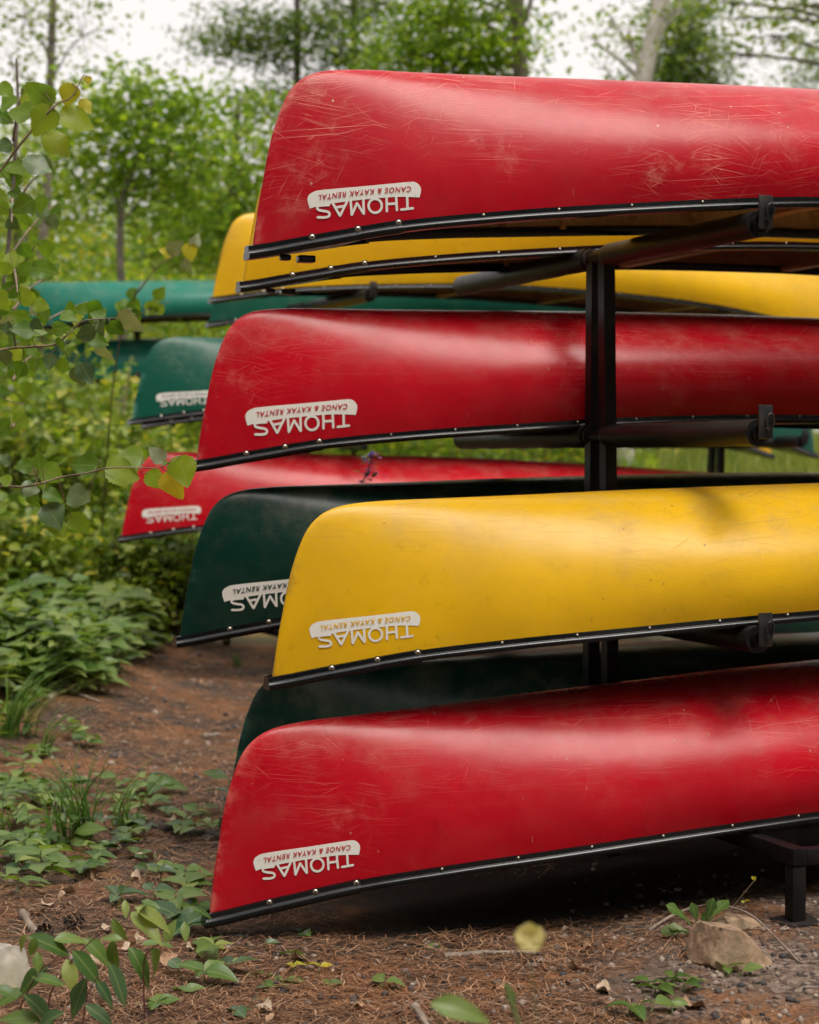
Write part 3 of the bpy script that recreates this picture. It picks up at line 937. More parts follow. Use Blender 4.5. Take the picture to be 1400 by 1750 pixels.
tree('pine_tree', 'slim tree with straight dark trunk at the far left edge', [(92, -200, 24), (90, 0, 24), (86, 140, 24), (80, 330, 24), (70, 480, 24)], .065, .045,
     [(40, 30, 70, 45, 26, 16, 24), (140, 60, 60, 60, 16, 14, 24), (20, 110, 40, 40, 14, 14, 24), (110, -60, 120, 60, 40, 16, 24), (60, 200, 60, 50, 20, 14, 24.5)], LEAFB, 'bark_grey', .10)
tree('maple_sapling', 'young maple with curving pale trunk left of the canoes', [(262, 175, 22), (240, 250, 22), (222, 300, 22), (207, 360, 22), (205, 450, 22), (208, 520, 22)], .055, .025,
     [(225, 165, 85, 32, 46, 22, 22), (290, 205, 75, 40, 48, 22, 22.3), (175, 230, 60, 45, 40, 22, 21.8), (300, 265, 70, 40, 46, 22, 22), (160, 300, 70, 50, 46, 20, 22.5), (265, 330, 80, 45, 50, 20, 22.6)], LEAFG, 'bark_grey', .12)
tree('leafy_tree', 'broad light green tree filling the gap left of the topmost bow', [(408, 170, 27), (405, 220, 27), (395, 350, 27), (398, 480, 27)], .09, .03,
     [(415, 320, 70, 50, 60, 22, 27), (360, 380, 75, 45, 60, 22, 27), (440, 260, 45, 45, 40, 22, 26.5), (425, 400, 60, 45, 50, 22, 27), (395, 165, 45, 28, 16, 16, 27), (455, 195, 45, 35, 30, 18, 27)], LEAFG, 'bark_dark', .12)
tree('pine_tree', 'tall pine with thin dark trunk behind the topmost bow', [(509, -260, 28), (508, 0, 28), (508, 140, 28), (506, 300, 28), (505, 500, 28)], .075, .04,
     [(400, 75, 70, 26, 60, 24, 28), (470, 45, 60, 26, 46, 22, 28), (560, 60, 70, 30, 56, 24, 28), (600, 100, 60, 20, 34, 22, 28), (480, 100, 60, 16, 26, 20, 28), (530, -70, 140, 50, 90, 22, 28), (400, 20, 50, 14, 14, 14, 28), (495, 160, 50, 25, 26, 20, 28)], LEAFP, 'bark_dark', .14, up=1.2, slim=.3, sig=(.32, .32, .07))
tree('pine_tree', 'second dark pine half hidden behind the topmost red hull', [(606, -260, 31), (605, 0, 31), (605, 100, 31), (604, 300, 31), (604, 520, 31)], .08, .05,
     [(650, 20, 80, 36, 60, 22, 31), (590, 10, 60, 30, 40, 22, 31), (660, 95, 60, 22, 34, 22, 31), (620, -80, 150, 60, 80, 20, 31)], LEAFP, 'bark_dark', .14, up=1.2, slim=.3, sig=(.32, .32, .07))
tree('maple_tree', 'bright green maple with forked grey trunk above the red hull', [(880, -220, 26), (888, -60, 26), (884, 0, 26), (888, 80, 26), (890, 150, 26), (886, 330, 26), (884, 520, 26)], .125, .09,
     [(735, 55, 60, 32, 56, 22, 26), (810, 95, 70, 26, 60, 22, 26), (780, 20, 60, 26, 50, 20, 26), (700, 95, 50, 22, 34, 20, 26), (860, 20, 35, 26, 24, 18, 26), (858, 75, 26, 30, 22, 18, 25.6), (820, -70, 110, 50, 90, 20, 26), (760, 120, 50, 16, 24, 20, 26)], LEAFG, 'bark_grey', .12,
     fork=[([(886, 60, 26), (905, 10, 26), (916, -40, 26)], .05, .02), ([(890, 105, 26), (908, 92, 26), (921, 84, 26)], .03, .012), ([(884, 40, 26), (868, 0, 26), (850, -50, 26)], .05, .03)])
tree('birch_tree', 'leaning white birch trunk above the red hull at right', [(1165, -220, 24), (1131, -10, 24), (1117, 60, 24), (1103, 120, 24), (1095, 160, 24), (1078, 330, 24), (1068, 520, 24)], .125, .10,
     [(1078, 75, 26, 50, 18, 14, 24), (1160, 20, 40, 30, 14, 12, 24), (1050, 40, 40, 40, 5, 6, 24), (1010, 65, 20, 10, 3, 6, 24), (1200, -60, 90, 40, 30, 14, 24), (1032, 115, 20, 12, 3, 6, 24)], LEAFB, 'bark_birch', .10)
tree('conifer', 'dark conifer standing behind the white birch', [(1160, -60, 30), (1162, 60, 30), (1166, 150, 30), (1168, 320, 30), (1168, 520, 30)], .10, .03,
     [(1160, 15, 30, 20, 24, 24, 30), (1165, 55, 42, 22, 36, 26, 30), (1170, 95, 55, 22, 50, 28, 30), (1168, 135, 70, 22, 70, 28, 30), (1168, 190, 85, 40, 60, 24, 30), (1205, 10, 34, 22, 14, 16, 29)], LEAFP, 'bark_dark', .15, up=1.0, slim=.32, sig=(.28, .28, .10))
tree('maple_tree', 'maple reaching in from the upper right corner', [(1530, -250, 25), (1525, 0, 25), (1520, 300, 25), (1520, 520, 25)], .14, .10,
     [(1380, 10, 70, 26, 34, 18, 25), (1330, 60, 42, 22, 22, 16, 25), (1275, 95, 36, 26, 12, 12, 25), (1270, 30, 30, 14, 6, 8, 25), (1245, 5, 24, 10, 6, 10, 25), (1400, -70, 150, 50, 60, 18, 25), (1480, 80, 60, 50, 40, 18, 25)], LEAFB, 'bark_grey', .10)
tree('pine_tree', 'small dark treetop just over the red hull at the right edge', [(1420, 60, 33), (1424, 200, 33), (1424, 520, 33)], .09, .02,
     [(1392, 138, 34, 16, 24, 18, 33), (1425, 100, 40, 24, 30, 20, 33), (1350, 128, 18, 8, 6, 10, 33), (1425, 200, 80, 50, 40, 18, 33)], LEAFP, 'bark_dark', .13, up=1.0, slim=.32)
tree('leafy_tree', 'pale leafy tree behind the branch at the left edge', [(24, 215, 29), (25, 280, 29), (30, 480, 29)], .09, .03,
     [(40, 260, 80, 60, 60, 20, 29), (120, 350, 80, 55, 70, 22, 29), (20, 380, 70, 60, 60, 22, 29), (130, 190, 50, 35, 24, 18, 29)], LEAFY, 'bark_grey', .12)
tree('leafy_tree', 'low bushy tree between the sapling and the topmost bow', [(328, 240, 31), (325, 320, 31), (322, 480, 31)], .08, .03,
     [(330, 330, 80, 50, 80, 22, 31), (250, 410, 80, 50, 80, 22, 31), (420, 450, 70, 40, 60, 22, 31), (330, 430, 80, 45, 80, 22, 31), (335, 245, 45, 30, 24, 18, 31), (120, 430, 80, 45, 70, 22, 31)], LEAFY, 'bark_dark', .12)

# undergrowth band below the far trees
def band(name, label, n, xr, yr, hfun, size, m, per=12, seed=5, cat=None, sig=(.22, .22, .12)):
    rng = np.random.default_rng(seed)
    k = n // per
    X = rng.uniform(xr[0], xr[1], k); Y = rng.uniform(yr[0], yr[1], k)
    Z = np.array([gz(a, b) for a, b in zip(X, Y)])
    H = np.array([hfun(a, b) for a, b in zip(X, Y)])
    C = np.stack([X, Y, Z + H * rng.uniform(.03, 1, k) ** .8], 1)
    P = np.repeat(C, per, axis=0) + rng.normal(size=(k * per, 3)) * np.array(sig)
    V, Fc = leaf_cloud(P, size, .8, .55, rng)
    o = link(name, mesh(name, V, Fc, m))
    tag(o, label, cat, kind='stuff')
    return o
band('undergrowth', 'yellow green thicket under the trees behind the racks', 60000, (-9, 3), (23.5, 31), lambda x, y: (2.6 + 1.2 * mnoise.noise((x * .6, y * .5, 1))) * (1 if x < -1.0 else .5), .12, LEAFY, cat='undergrowth', seed=5)

band('far_foliage', 'pale leafy wood closing the view behind the sapling trees', 36000, (-12, -1.0), (33, 40), lambda x, y: 4.6 + 1.8 * mnoise.noise((x * .45, y * .3, 4)), .14, LEAFY, cat='woodland', seed=51, sig=(.35, .35, .16))
# unseen dense wood added round the clearing to shade it and darken hull reflections
def wood(seed=8):
    rng = np.random.default_rng(seed)
    pts = []; parts = []
    for k in range(120):
        a = rng.uniform(R(52), R(308)); rr = rng.uniform(11, 22)
        x, y = rr * math.sin(a), rr * math.cos(a) + 5
        h = rng.uniform(8, 14)
        z0 = gz(x, y)
        parts.append(tube([(x, y, z0 - .1), (x + .1, y, z0 + h * .5), (x, y + .1, z0 + h)], [.15, .11, .03], 6))
        for q in range(9):
            c = (x + rng.normal() * 1.3, y + rng.normal() * 1.3, z0 + h * rng.uniform(.08, 1.0))
            pts.append(clump_points(c, (1.5, 1.5, .8), 12, 9, (.4, .4, .15), rng)[0])
    V, Fc = leaf_cloud(np.vstack(pts), .34, .5, .6, rng)
    o = link('woodland', mesh('woodland', V, Fc, LEAFW)); tag(o, 'unseen dense leafy wood added around the clearing to block light', 'woodland', kind='stuff')
    t = link('trunks', mesh('trunks', *join(parts), M['bark_dark']), o); t['kind'] = 'stuff'
wood()

# meadow grass on the rise
def blades(n, xr, yr, hr, w, seed, bend=.35, dens=None):
    rng = np.random.default_rng(seed)
    X = rng.uniform(*xr, n); Y = rng.uniform(*yr, n)
    Z = np.array([gz(a, b) for a, b in zip(X, Y)]) - .01
    h = rng.uniform(*hr, n); a = rng.uniform(0, 2 * np.pi, n); bn = rng.uniform(.1, 1, n) * bend * h
    dx, dy = np.cos(a), np.sin(a)
    f = rng.uniform(0, 2 * np.pi, n); wx, wy = np.cos(f) * w / 2, np.sin(f) * w / 2
    B = np.stack([X, Y, Z], 1); W = np.stack([wx, wy, 0 * wx], 1); D = np.stack([dx * bn, dy * bn, 0 * dx], 1); U = np.stack([0 * h, 0 * h, h], 1)
    V = np.stack([B - W, B + W, B + D * .3 + U * .6 - W * .8, B + D * .3 + U * .6 + W * .8, B + D + U], 1).reshape(-1, 3)
    k = np.arange(n)[:, None] * 5
    Fc = np.concatenate([k + np.array([[0, 1, 3]]), k + np.array([[0, 3, 2]]), k + np.array([[2, 3, 4]])], 1).reshape(-1, 3)
    return V, Fc
GRASS = leaf_material('meadow_grass', [(0, (.10, .15, .03)), (.5, (.19, .24, .06)), (.85, (.30, .32, .10)), (1, (.42, .38, .16))], .4, .5, patch=.4)
GRASSN = leaf_material('green_grass', [(0, (.05, .12, .02)), (.6, (.10, .20, .035)), (1, (.17, .26, .06))], .35, .4, patch=.3)
link('meadow_grass', mesh('meadow_grass', *blades(42000, (-4, 9), (15.5, 32), (.15, .55), .022, 3), GRASS))
tag(bpy.data.objects['meadow_grass'], 'sunlit tall meadow grass behind the racks', 'grass', kind='stuff')

# ------------------------------------------------------------------ single leaves
def leaf_mesh(name, prof, fold=.18, droop=.25, teeth=0, tooth=.03, wave=.0, seed=0, notch=0.0):
    """Unit-long leaf along +x, face up (+z). prof: (x, halfwidth)."""
    rng = random.Random(seed)
    n = 22 if teeth else 9
    xs = np.linspace(0, 1, n)
    pw = catmull(prof, 6)
    hwid = np.interp(xs, pw[:, 0], pw[:, 1])
    V = []
    for i, x in enumerate(xs):
        w = hwid[i]
        wl = wr = w
        if teeth and 0 < i < n - 1:
            wl = w + tooth * (1 if i % 2 else -.35) * (.6 + .6 * rng.random())
            wr = w + tooth * (1 if i % 2 else -.35) * (.6 + .6 * rng.random())
        z = -droop * x * x
        zz = wave * math.sin(x * 9 + seed)
        V += [(x, 0, z), (x - (tooth * .6 if teeth and i % 2 else 0), wl, z + fold * wl + zz * wl * 3), (x - (tooth * .6 if teeth and i % 2 else 0), -wr, z + fold * wr - zz * wr * 3),
              (x, wl * .5, z + fold * wl * .35), (x, -wr * .5, z + fold * wr * .35)]
    Fc = []
    for i in range(n - 1):
        a, b = 5 * i, 5 * (i + 1)
        Fc += [(a, b, b + 3, a + 3), (a + 3, b + 3, b + 1, a + 1), (b, a, a + 4, b + 4), (b + 4, a + 4, a + 2, b + 2)]
    return mesh(name, V, Fc, None, True)

def variants(base, mats):
    out = []
    for m in mats:
        c = base.copy(); c.materials.clear(); c.materials.append(m); out.append(c)
    return out
ASP = [(0, .015), (.04, .18), (.14, .34), (.3, .42), (.5, .38), (.7, .25), (.88, .11), (1, .0)]
OVA = [(0, .01), (.08, .14), (.25, .27), (.45, .30), (.7, .22), (.9, .08), (1, 0)]
LAN = [(0, .01), (.1, .10), (.3, .21), (.5, .22), (.75, .14), (.92, .05), (1, 0)]
LOB = [(0, .03), (.2, .06), (.35, .05), (.5, .16), (.6, .13), (.75, .24), (.9, .15), (1, 0)]
asp_green = leaf_material('aspen_leaf_green', [(0, (.075, .16, .018)), (.45, (.13, .23, .024)), (.8, (.18, .28, .03)), (1, (.24, .32, .04))], .48, .42, 'object', True, 1.1, .12)
asp_lime = leaf_material('aspen_leaf_lime', [(0, (.19, .28, .02)), (1, (.30, .37, .03))], .5, .42, 'object', True, 1.15, .12)
asp_blue = leaf_material('aspen_leaf_dull_side', [(0, (.075, .135, .065)), (1, (.14, .20, .10))], .3, .38, 'object', True, .8)
asp_pale = leaf_material('aspen_leaf_underside', [(0, (.26, .32, .22)), (1, (.38, .42, .32))], .25, .55, 'object', True, .7)
asp_yellow = leaf_material('aspen_leaf_yellowing', [(0, (.36, .37, .03)), (1, (.58, .44, .05))], .4, .42, 'object', True)
herb_g = leaf_material('herb_leaf_green', [(0, (.045, .10, .022)), (.5, (.085, .16, .035)), (1, (.15, .22, .055))], .3, .38, 'object', True)
herb_l = leaf_material('herb_leaf_light', [(0, (.10, .18, .05)), (.6, (.17, .25, .075)), (1, (.26, .31, .09))], .35, .4, 'object', True)
herb_d = leaf_material('herb_leaf_bluish', [(0, (.03, .075, .035)), (1, (.07, .13, .06))], .25, .32, 'object', True)
ASPEN = {k: [c for b in (leaf_mesh('leaf', ASP, .10, .12, 1, .036, .03, 1), leaf_mesh('leaf', ASP, .22, .25, 1, .036, .05, 2), leaf_mesh('leaf', ASP, .05, -.1, 1, .036, .05, 3)) for c in variants(b, [m])] for k, m in (('g', asp_green), ('b', asp_blue), ('p', asp_pale), ('y', asp_yellow), ('l', asp_lime))}
OVAL = {k: [c for b in (leaf_mesh('leaf', OVA, .22, .2, 0, 0, .03, 4), leaf_mesh('leaf', OVA, .35, .4, 0, 0, .03, 5)) for c in variants(b, [m])] for k, m in (('g', herb_g), ('l', herb_l), ('d', herb_d), ('y', asp_yellow))}
LANCE = {k: [c for b in (leaf_mesh('leaf', LAN, .3, .45, 0, 0, .03, 6), leaf_mesh('leaf', LAN, .2, .2, 0, 0, .05, 7)) for c in variants(b, [m])] for k, m in (('g', herb_g), ('l', herb_l), ('d', herb_d))}
LOBED = variants(leaf_mesh('leaf', LOB, .1, .3, 1, .02, .03, 8), [herb_g])

def put_leaf(parent, me, base, direction, normal, size, nm='leaf'):
    x = Vector(direction).normalized()
    n = Vector(normal); n = (n - x * n.dot(x))
    n = n.normalized() if n.length > 1e-6 else Vector((0, 0, 1))
    y = n.cross(x)
    o = link(nm, me, parent)
    mt = Matrix((x, y, n)).transposed().to_4x4()
    o.matrix_local = Matrix.Translation(Vector(base)) @ mt @ Matrix.Diagonal((size, size * random.uniform(.9, 1.12), size, 1))
    return o

# ------------------------------------------------------------------ aspen sapling reaching in from the left
def rnd3(s): return Vector((random.gauss(0, s), random.gauss(0, s), random.gauss(0, s)))
def aspen(name, label, base_xy, stem_pts, stem_r, branches, group='aspen saplings at the left edge'):
    """branches: [(polyline [(px,py,d)], radius, [(px,py,len_px,angle_deg,kind,d)])]"""
    bx, by = base_xy
    o = Vector((bx, by, gz(bx, by) - .03))
    root = empty(name, o); tag(root, label, 'sapling', group)
    sp = [Vector((0, 0, 0))] + [at(*p) - o for p in stem_pts]
    sp = catmull([tuple(p) for p in sp], 5)
    link('trunk', mesh('trunk', *tube(sp, list(np.linspace(stem_r, stem_r * .35, len(sp))), 8), M['bark_grey'], True), root)
    for poly, r, leaves in branches:
        pts = catmull([tuple(at(*p) - o) for p in poly], 5)
        br = link('branch', mesh('branch', *tube(pts, list(np.linspace(r, r * .35, len(pts))), 7), M['twig'], True), root)
        for (px, py, ln, ang, kind, d) in leaves:
            c = at(px, py, d) - o
            s_ = ln / F * d * 1.12
            a = R(ang)
            x = Vector((math.cos(a), random.gauss(0, .25), math.sin(a))).normalized()
            nrm = Vector((random.gauss(0, .35), -1, random.gauss(.25, .4)))
            if kind == 'p': nrm = Vector((random.gauss(0, .3), -.6, -.5))
            base = c - x * s_ * .5
            put_leaf(br, random.choice(ASPEN[kind]), base, x, nrm, s_)
            j = int(np.argmin(np.linalg.norm(pts - np.array(base), axis=1)))
            e = Vector(pts[j])
            if (e - base).length > .003:
                m_ = e.lerp(base, .5) + Vector((0, 0, -.1 * (e - base).length))
                link('leaf_stalk', mesh('leaf_stalk', *tube([e, m_, base, base + x * s_ * .1], [.0014, .0011, .0009, .0006], 4, False), M['red_stem' if random.random() < .35 else 'green_stem']), br)
    return root
def C2(x, y): return (x / 3.646, 480 + y / 3.646)
def lv2(lst, d): return [(*C2(x, y), l / 3.646, a, k, d + random.uniform(-.08, .08)) for x, y, l, a, k in lst]
brA = [(-90, 625, 5.35), (0, 598, 5.3), (60, 592, 5.3), (95, 588, 5.28), (122, 566, 5.25), (142, 549, 5.22), (175, 545, 5.2), (200, 543, 5.2)]
lvA = lv2([(165, 95, 115, 125, 'g'), (262, 155, 105, -20, 'g'), (105, 222, 115, 165, 'g'), (135, 302, 140, 175, 'g'), (242, 312, 100, -5, 'g'), (438, 172, 95, 95, 'g'), (432, 222, 110, -15, 'g'), (605, 213, 95, 160, 'g'),
           (530, 325, 120, 200, 'b'), (618, 295, 95, -70, 'b'), (728, 300, 115, -40, 'g'), (820, 255, 180, -28, 'p'), (618, 376, 115, -10, 'g'), (655, 440, 135, -35, 'p'), (378, 402, 95, -85, 'g'), (310, 506, 105, -95, 'b'),
           (35, 482, 95, -80, 'b'), (122, 560, 110, 235, 'g'), (542, 582, 140, -60, 'b'), (380, 295, 100, 10, 'g'), (203, 182, 65, 130, 'p'), (35, 292, 80, 170, 'b'), (500, 600, 130, -75, 'b'), (35, 245, 90, 180, 'p'), (230, 275, 80, -40, 'b'), (515, 170, 80, 60, 'g'), (390, 530, 90, -70, 'g')], 5.25)
brB = [(-90, 840, 5.25), (0, 831, 5.2), (36, 832, 5.18), (70, 826, 5.15), (107, 815, 5.15), (150, 808, 5.12), (184, 800, 5.1), (235, 799, 5.1), (270, 799, 5.08), (296, 787, 5.06)]
lvB = lv2([(245, 1132, 125, 95, 'g'), (140, 1157, 105, 190, 'g'), (330, 1205, 140, -30, 'g'), (515, 1145, 165, 175, 'g'), (772, 1192, 215, -10, 'g'), (810, 1095, 160, 175, 'g'), (975, 1080, 120, 140, 'p'), (1142, 1192, 190, -75, 'l'),
           (1085, 1280, 185, -65, 'y'), (970, 1242, 130, -45, 'l'), (500, 1345, 155, -20, 'b'), (335, 1467, 165, -55, 'b'), (500, 1520, 150, -45, 'g'), (370, 1550, 120, -50, 'g'), (330, 1337, 115, -20, 'g'), (190, 1300, 110, -15, 'b'), (30, 1110, 85, 130, 'b'), (1032, 1135, 45, 20, 'g'), (195, 1190, 70, 200, 'p'), (30, 1240, 80, 160, 'g'), (210, 1370, 100, -60, 'g')], 5.15)
def C1(x, y): return (x / 4, 100 + y / 4)
brC = [(-90, 400, 4.75), (-40, 338, 4.7), (0, 292, 4.7), (40, 240, 4.68), (75, 200, 4.65), (98, 177, 4.65), (122, 166, 4.65), (143, 128, 4.65)]
lvC = [(*C1(x, y), l / 4, a, k, 4.68 + random.uniform(-.05, .05)) for x, y, l, a, k in [
    (262, 240, 215, 140, 'g'), (468, 250, 150, 250, 'y'), (130, 365, 165, 165, 'g'), (290, 430, 215, 245, 'l'), (530, 418, 225, -15, 'l'), (395, 600, 215, -50, 'l'), (260, 740, 190, -30, 'b'), (105, 750, 140, 200, 'g'),
    (20, 600, 120, 200, 'b'), (585, 330, 110, -60, 'y'), (155, 1010, 160, 215, 'g'), (90, 915, 90, 170, 'g'), (320, 250, 120, -60, 'p'), (600, 150, 60, -80, 'y')]]
aspen('aspen_sapling', 'aspen sapling with serrated leaves on twigs reaching in from left', (-1.38, 5.3), [(-120, 1100, 5.3), (-100, 830, 5.28), (-92, 620, 5.3), (-95, 420, 5.0), (-98, 250, 4.9)], .016,
      [(brA, .0042, lvA), (brB, .0036, lvB), (brC, .0042, lvC)])
# a second, further sapling with a leafy column at the left edge
rs = random.Random(3)
brs = []
for (y0, x1, y1, d) in [(210, 40, 150, 7.2), (330, 75, 290, 7.6), (400, 100, 345, 8.2), (470, 60, 420, 7.0), (500, 85, 470, 8.4), (560, 150, 515, 9.2), (620, 60, 605, 8.0), (700, 40, 690, 8.2), (300, 20, 380, 6.6), (420, 30, 500, 6.4), (540, 30, 560, 6.6)]:
    poly = [(22, y0 + 30, 7.6), ((22 + x1) / 2, (y0 + y1) / 2 + 6, (7.6 + d) / 2), (x1, y1, d)]
    lv = []
    for k in range(7):
        t = rs.uniform(.05, 1.0)
        lv.append((22 + (x1 - 22) * t + rs.gauss(0, 20), y0 + 20 + (y1 - y0 - 20) * t + rs.gauss(0, 24), rs.uniform(22, 36), rs.uniform(-170, 60), rs.choice('ggggggllb' if y0 < 450 else 'gggggl'), 7.6 + (d - 7.6) * t))
    brs.append((poly, .006, lv))
aspen('aspen_sapling', 'blurred leafy sapling with grey stem rising along the left edge', (at(-70, 0, 7.6).x, 7.6), [(-60, 900, 7.6), (-30, 700, 7.6), (5, 500, 7.6), (22, 330, 7.6), (30, 180, 7.6), (28, 100, 7.6)], .014, brs)
# the twig with yellow leaves in front of the thicket
aspen('aspen_sapling', 'thin sapling twig with yellow leaves before the far thicket', (at(165, 0, 13.2).x, 13.2), [(175, 900, 13.2), (195, 640, 11.5), (225, 520, 9.5), (245, 480, 9.35)], .007,
      [([(236, 500, 9.35), (270, 455, 9.3), (310, 430, 9.3), (335, 405, 9.3)], .004, [(325, 432, 30, -80, 'y', 9.3), (300, 422, 30, 30, 'p', 9.3), (283, 430, 22, 150, 'y', 9.3), (275, 460, 26, 200, 'g', 9.3), (335, 410, 22, 60, 'p', 9.3), (320, 455, 26, -60, 'p', 9.3)]),
       ([(210, 560, 9.4), (250, 530, 9.4), (290, 515, 9.4)], .004, [(200 + rs.uniform(0, 90), 520 + rs.uniform(-25, 25), 24, rs.uniform(-180, 60), 'g', 9.4) for _ in range(12)])])

# ------------------------------------------------------------------ shrubs and herbs at the left
def shrub(label, px, py, d, wpx, hpx, n, m, size=.075, group='leafy shrubs left of the canoes'):
    b = at(px, py, d); o = Vector((b.x, b.y, gz(b.x, b.y) - .05))
    top = at(px, py - hpx, d).z - o.z
    w = wpx / F * d
    root = empty('shrub', o); tag(root, label, 'shrub', group)
    rng = np.random.default_rng(int(px * 7 + py))
    st = []
    cents = []
    for k in range(9):
        a = rng.uniform(0, 2 * math.pi); rr = rng.uniform(.15, 1) * w * .5
        e = (rr * math.cos(a), rr * math.sin(a), top * rng.uniform(.55, 1.0))
        v, f = tube([(0, 0, 0), (e[0] * .4, e[1] * .4, e[2] * .5), e], [.010, .007, .003], 5)
        link('stem', mesh('stem', v, f, M['twig']), root)
        for q in range(5):
            t = rng.uniform(.25, 1.05)
            cents.append((e[0] * t + rng.normal() * .1, e[1] * t + rng.normal() * .1, e[2] * t))
    C = np.repeat(np.array(cents), n // len(cents), axis=0)
    C = C + rng.normal(size=C.shape) * np.array([.13, .13, .08]) * (w / .8)
    C[:, 2] = np.maximum(C[:, 2], .05)
    V, Fc = leaf_cloud(C, size * 1.3, 1.0, .62, rng)
    link('foliage', mesh('foliage', V, Fc, m), root)
LEAFD = leaf_material('shrub_leaves_dark', [(0, (.06, .11, .025)), (.5, (.11, .18, .04)), (.9, (.18, .25, .06)), (1, (.28, .32, .08))], .4, .38, patch=.4)
SHR = [('dark shrub at the left edge under the low branch', 15, 925, 14.2, 180, 260, 1900, LEAFU, .085), ('shrub below the bright red rear bow', 300, 985, 13.6, 150, 140, 1300, LEAFD, .07),
       ('yellow green shrub under the green decal canoe', 175, 800, 15.5, 190, 200, 1900, LEAFU, .09), ('tall shrub behind the aspen twig at the left edge', 45, 800, 17.0, 190, 200, 1900, LEAFU, .09),
       ('shrub filling the gap left of the bright red bow', 110, 900, 14.6, 190, 210, 1800, LEAFU, .085), ('grey green shrub between the two far green canoes', 230, 705, 18.6, 150, 62, 1300, LEAFU, .09),
       ('shrub beneath the lowest far green canoe', 110, 745, 18.6, 170, 88, 1500, LEAFU, .09), ('small shrub just left of the dark green bow', 235, 1010, 13.4, 150, 130, 1300, LEAFU, .07),
       ('low shrub at the left margin above the broad-leaved patch', 60, 985, 13.6, 190, 130, 1400, LEAFU, .08), ('shrub behind the rear red canoe near the dark green bow', 330, 880, 17.0, 100, 100, 1000, LEAFU, .08)]
for s_ in SHR: shrub(*s_)
band('ground_cover', 'low leafy ground cover under the shrubs at left', 14000, (-5.2, -1.5), (13.0, 18), lambda x, y: .35, .075, LEAFU, cat='ground cover', seed=21)

def herb(name, label, base, height, nleaf, size, kinds, shapes, group, spread=.5, tilt=.5, stem='green_stem', cat='plant', rng=random, whorl=False, lean=0.0):
    o = Vector(base)
    root = empty(name, o - Vector((0, 0, .01))); tag(root, label, cat, group)
    la = rng.uniform(0, 6.28)
    top = Vector((lean * math.cos(la) * height, lean * math.sin(la) * height, height))
    pts = [Vector((0, 0, 0)), top * .5 + Vector((0, 0, .05 * height)), top]
    st = link('stem', mesh('stem', *tube(pts, [.0028, .0022, .0014], 5), M[stem]), root)
    for k in range(nleaf):
        t = 1.0 if whorl else (.35 + .65 * (k + 1) / nleaf)
        p = pts[0].lerp(top, t)
        a = k * 2.4 + rng.uniform(-.4, .4)
        x = Vector((math.cos(a), math.sin(a), rng.uniform(-.2, .55) * tilt + .15))
        s_ = size * rng.uniform(.7, 1.25)
        stalk = x.normalized() * s_ * .18
        put_leaf(root, rng.choice(shapes[rng.choice(kinds)]), p + stalk * .2, x, Vector((rng.gauss(0, .25), rng.gauss(-.15, .25), 1)), s_)
    return root
LAND = [(140, 1436, 'beside the tall green grass tuft'), (98, 1440, 'by the short grass tuft'), (20, 1380, 'at the left edge behind the grass'), (40, 1480, 'at the left edge below the grass'), (110, 1520, 'beside the dead leaves at left'),
        (145, 1575, 'near the dark pine cone'), (330, 1430, 'by the half-buried log'), (260, 1420, 'in front of the half-buried log'), (300, 1500, 'left of the decal on the lowest bow'), (330, 1570, 'at the lowest bow tip'), (300, 1620, 'below the lowest bow tip'),
        (390, 1650, 'just right of the bow tip shadow'), (210, 1560, 'among the thin dry stalks'), (440, 1710, 'in the needles at the bottom centre-left'), (540, 1665, 'in the open needles under the red rail'), (700, 1640, 'at the shadow edge under the lowest canoe'),
        (200, 1340, 'on the path behind the grass'), (290, 1340, 'on the path left of the lower green bow'), (320, 1700, 'at the bottom beside the pale stick'), (90, 1700, 'in the lower left corner'), (340, 1160, 'on the far path'), (1010, 1630, 'right of the blurred blossom'),
        (1282, 1742, 'at the bottom right corner'), (1130, 1690, 'left of the tan rock'), (1250, 1668, 'in front of the tan rock'), (1110, 1735, 'at the bottom edge below the rock'), (860, 1690, 'beside the blurred stalk'), (620, 1720, 'at the bottom edge')]
NUM = {6: 'six', 7: 'seven', 8: 'eight', 9: 'nine', 10: 'ten', 11: 'eleven', 1: 'one', 2: 'two', 3: 'three', 4: 'four', 5: 'five'}
def near(px, py): return min(LAND, key=lambda l: (l[0] - px) ** 2 + (l[1] - py) ** 2)[2]
GH = 'broad-leaved herbs beside the path'
rh = random.Random(12)
k = 0
for i in range(330):
    px, py = rh.uniform(-50, 345), rh.uniform(1008, 1215)
    if px > 335 - max(0, py - 1065) * 1.35 + 25 * math.sin(py * .13): continue
    p = ground_at(px, py)
    where = 'front edge' if py > 1140 else ('left end' if px < 40 else ('middle' if px < 150 else 'path side'))
    nl = rh.randint(7, 11); lt = rh.random() < .6
    hh = rh.uniform(.10, .40)
    herb('broad_leaved_herb', f"{'light' if lt else 'mid'} green {'tall' if hh > .25 else 'low'} herb with {NUM.get(nl, nl)} broad leaves, {where} of the left patch", p, hh, nl, rh.uniform(.11, .19), 'll' if lt else 'gl', OVAL, GH, rng=rh, stem='green_stem')
for i in range(46):
    px, py = rh.uniform(-30, 150) , rh.uniform(1215, 1540)
    if px > 40 + 110 * abs(math.sin(py * .021)): continue
    p = ground_at(px, py)
    nl = rh.randint(4, 7); kd = rh.choice('gll')
    herb('leafy_herb', f"{'light' if kd == 'l' else 'mid'} green herb with {NUM[nl]} leaves {near(px, py)}", p, rh.uniform(.05, .14), nl, rh.uniform(.07, .11), kd, OVAL if rh.random() < .6 else LANCE, 'low herbs along the left edge', rng=rh)
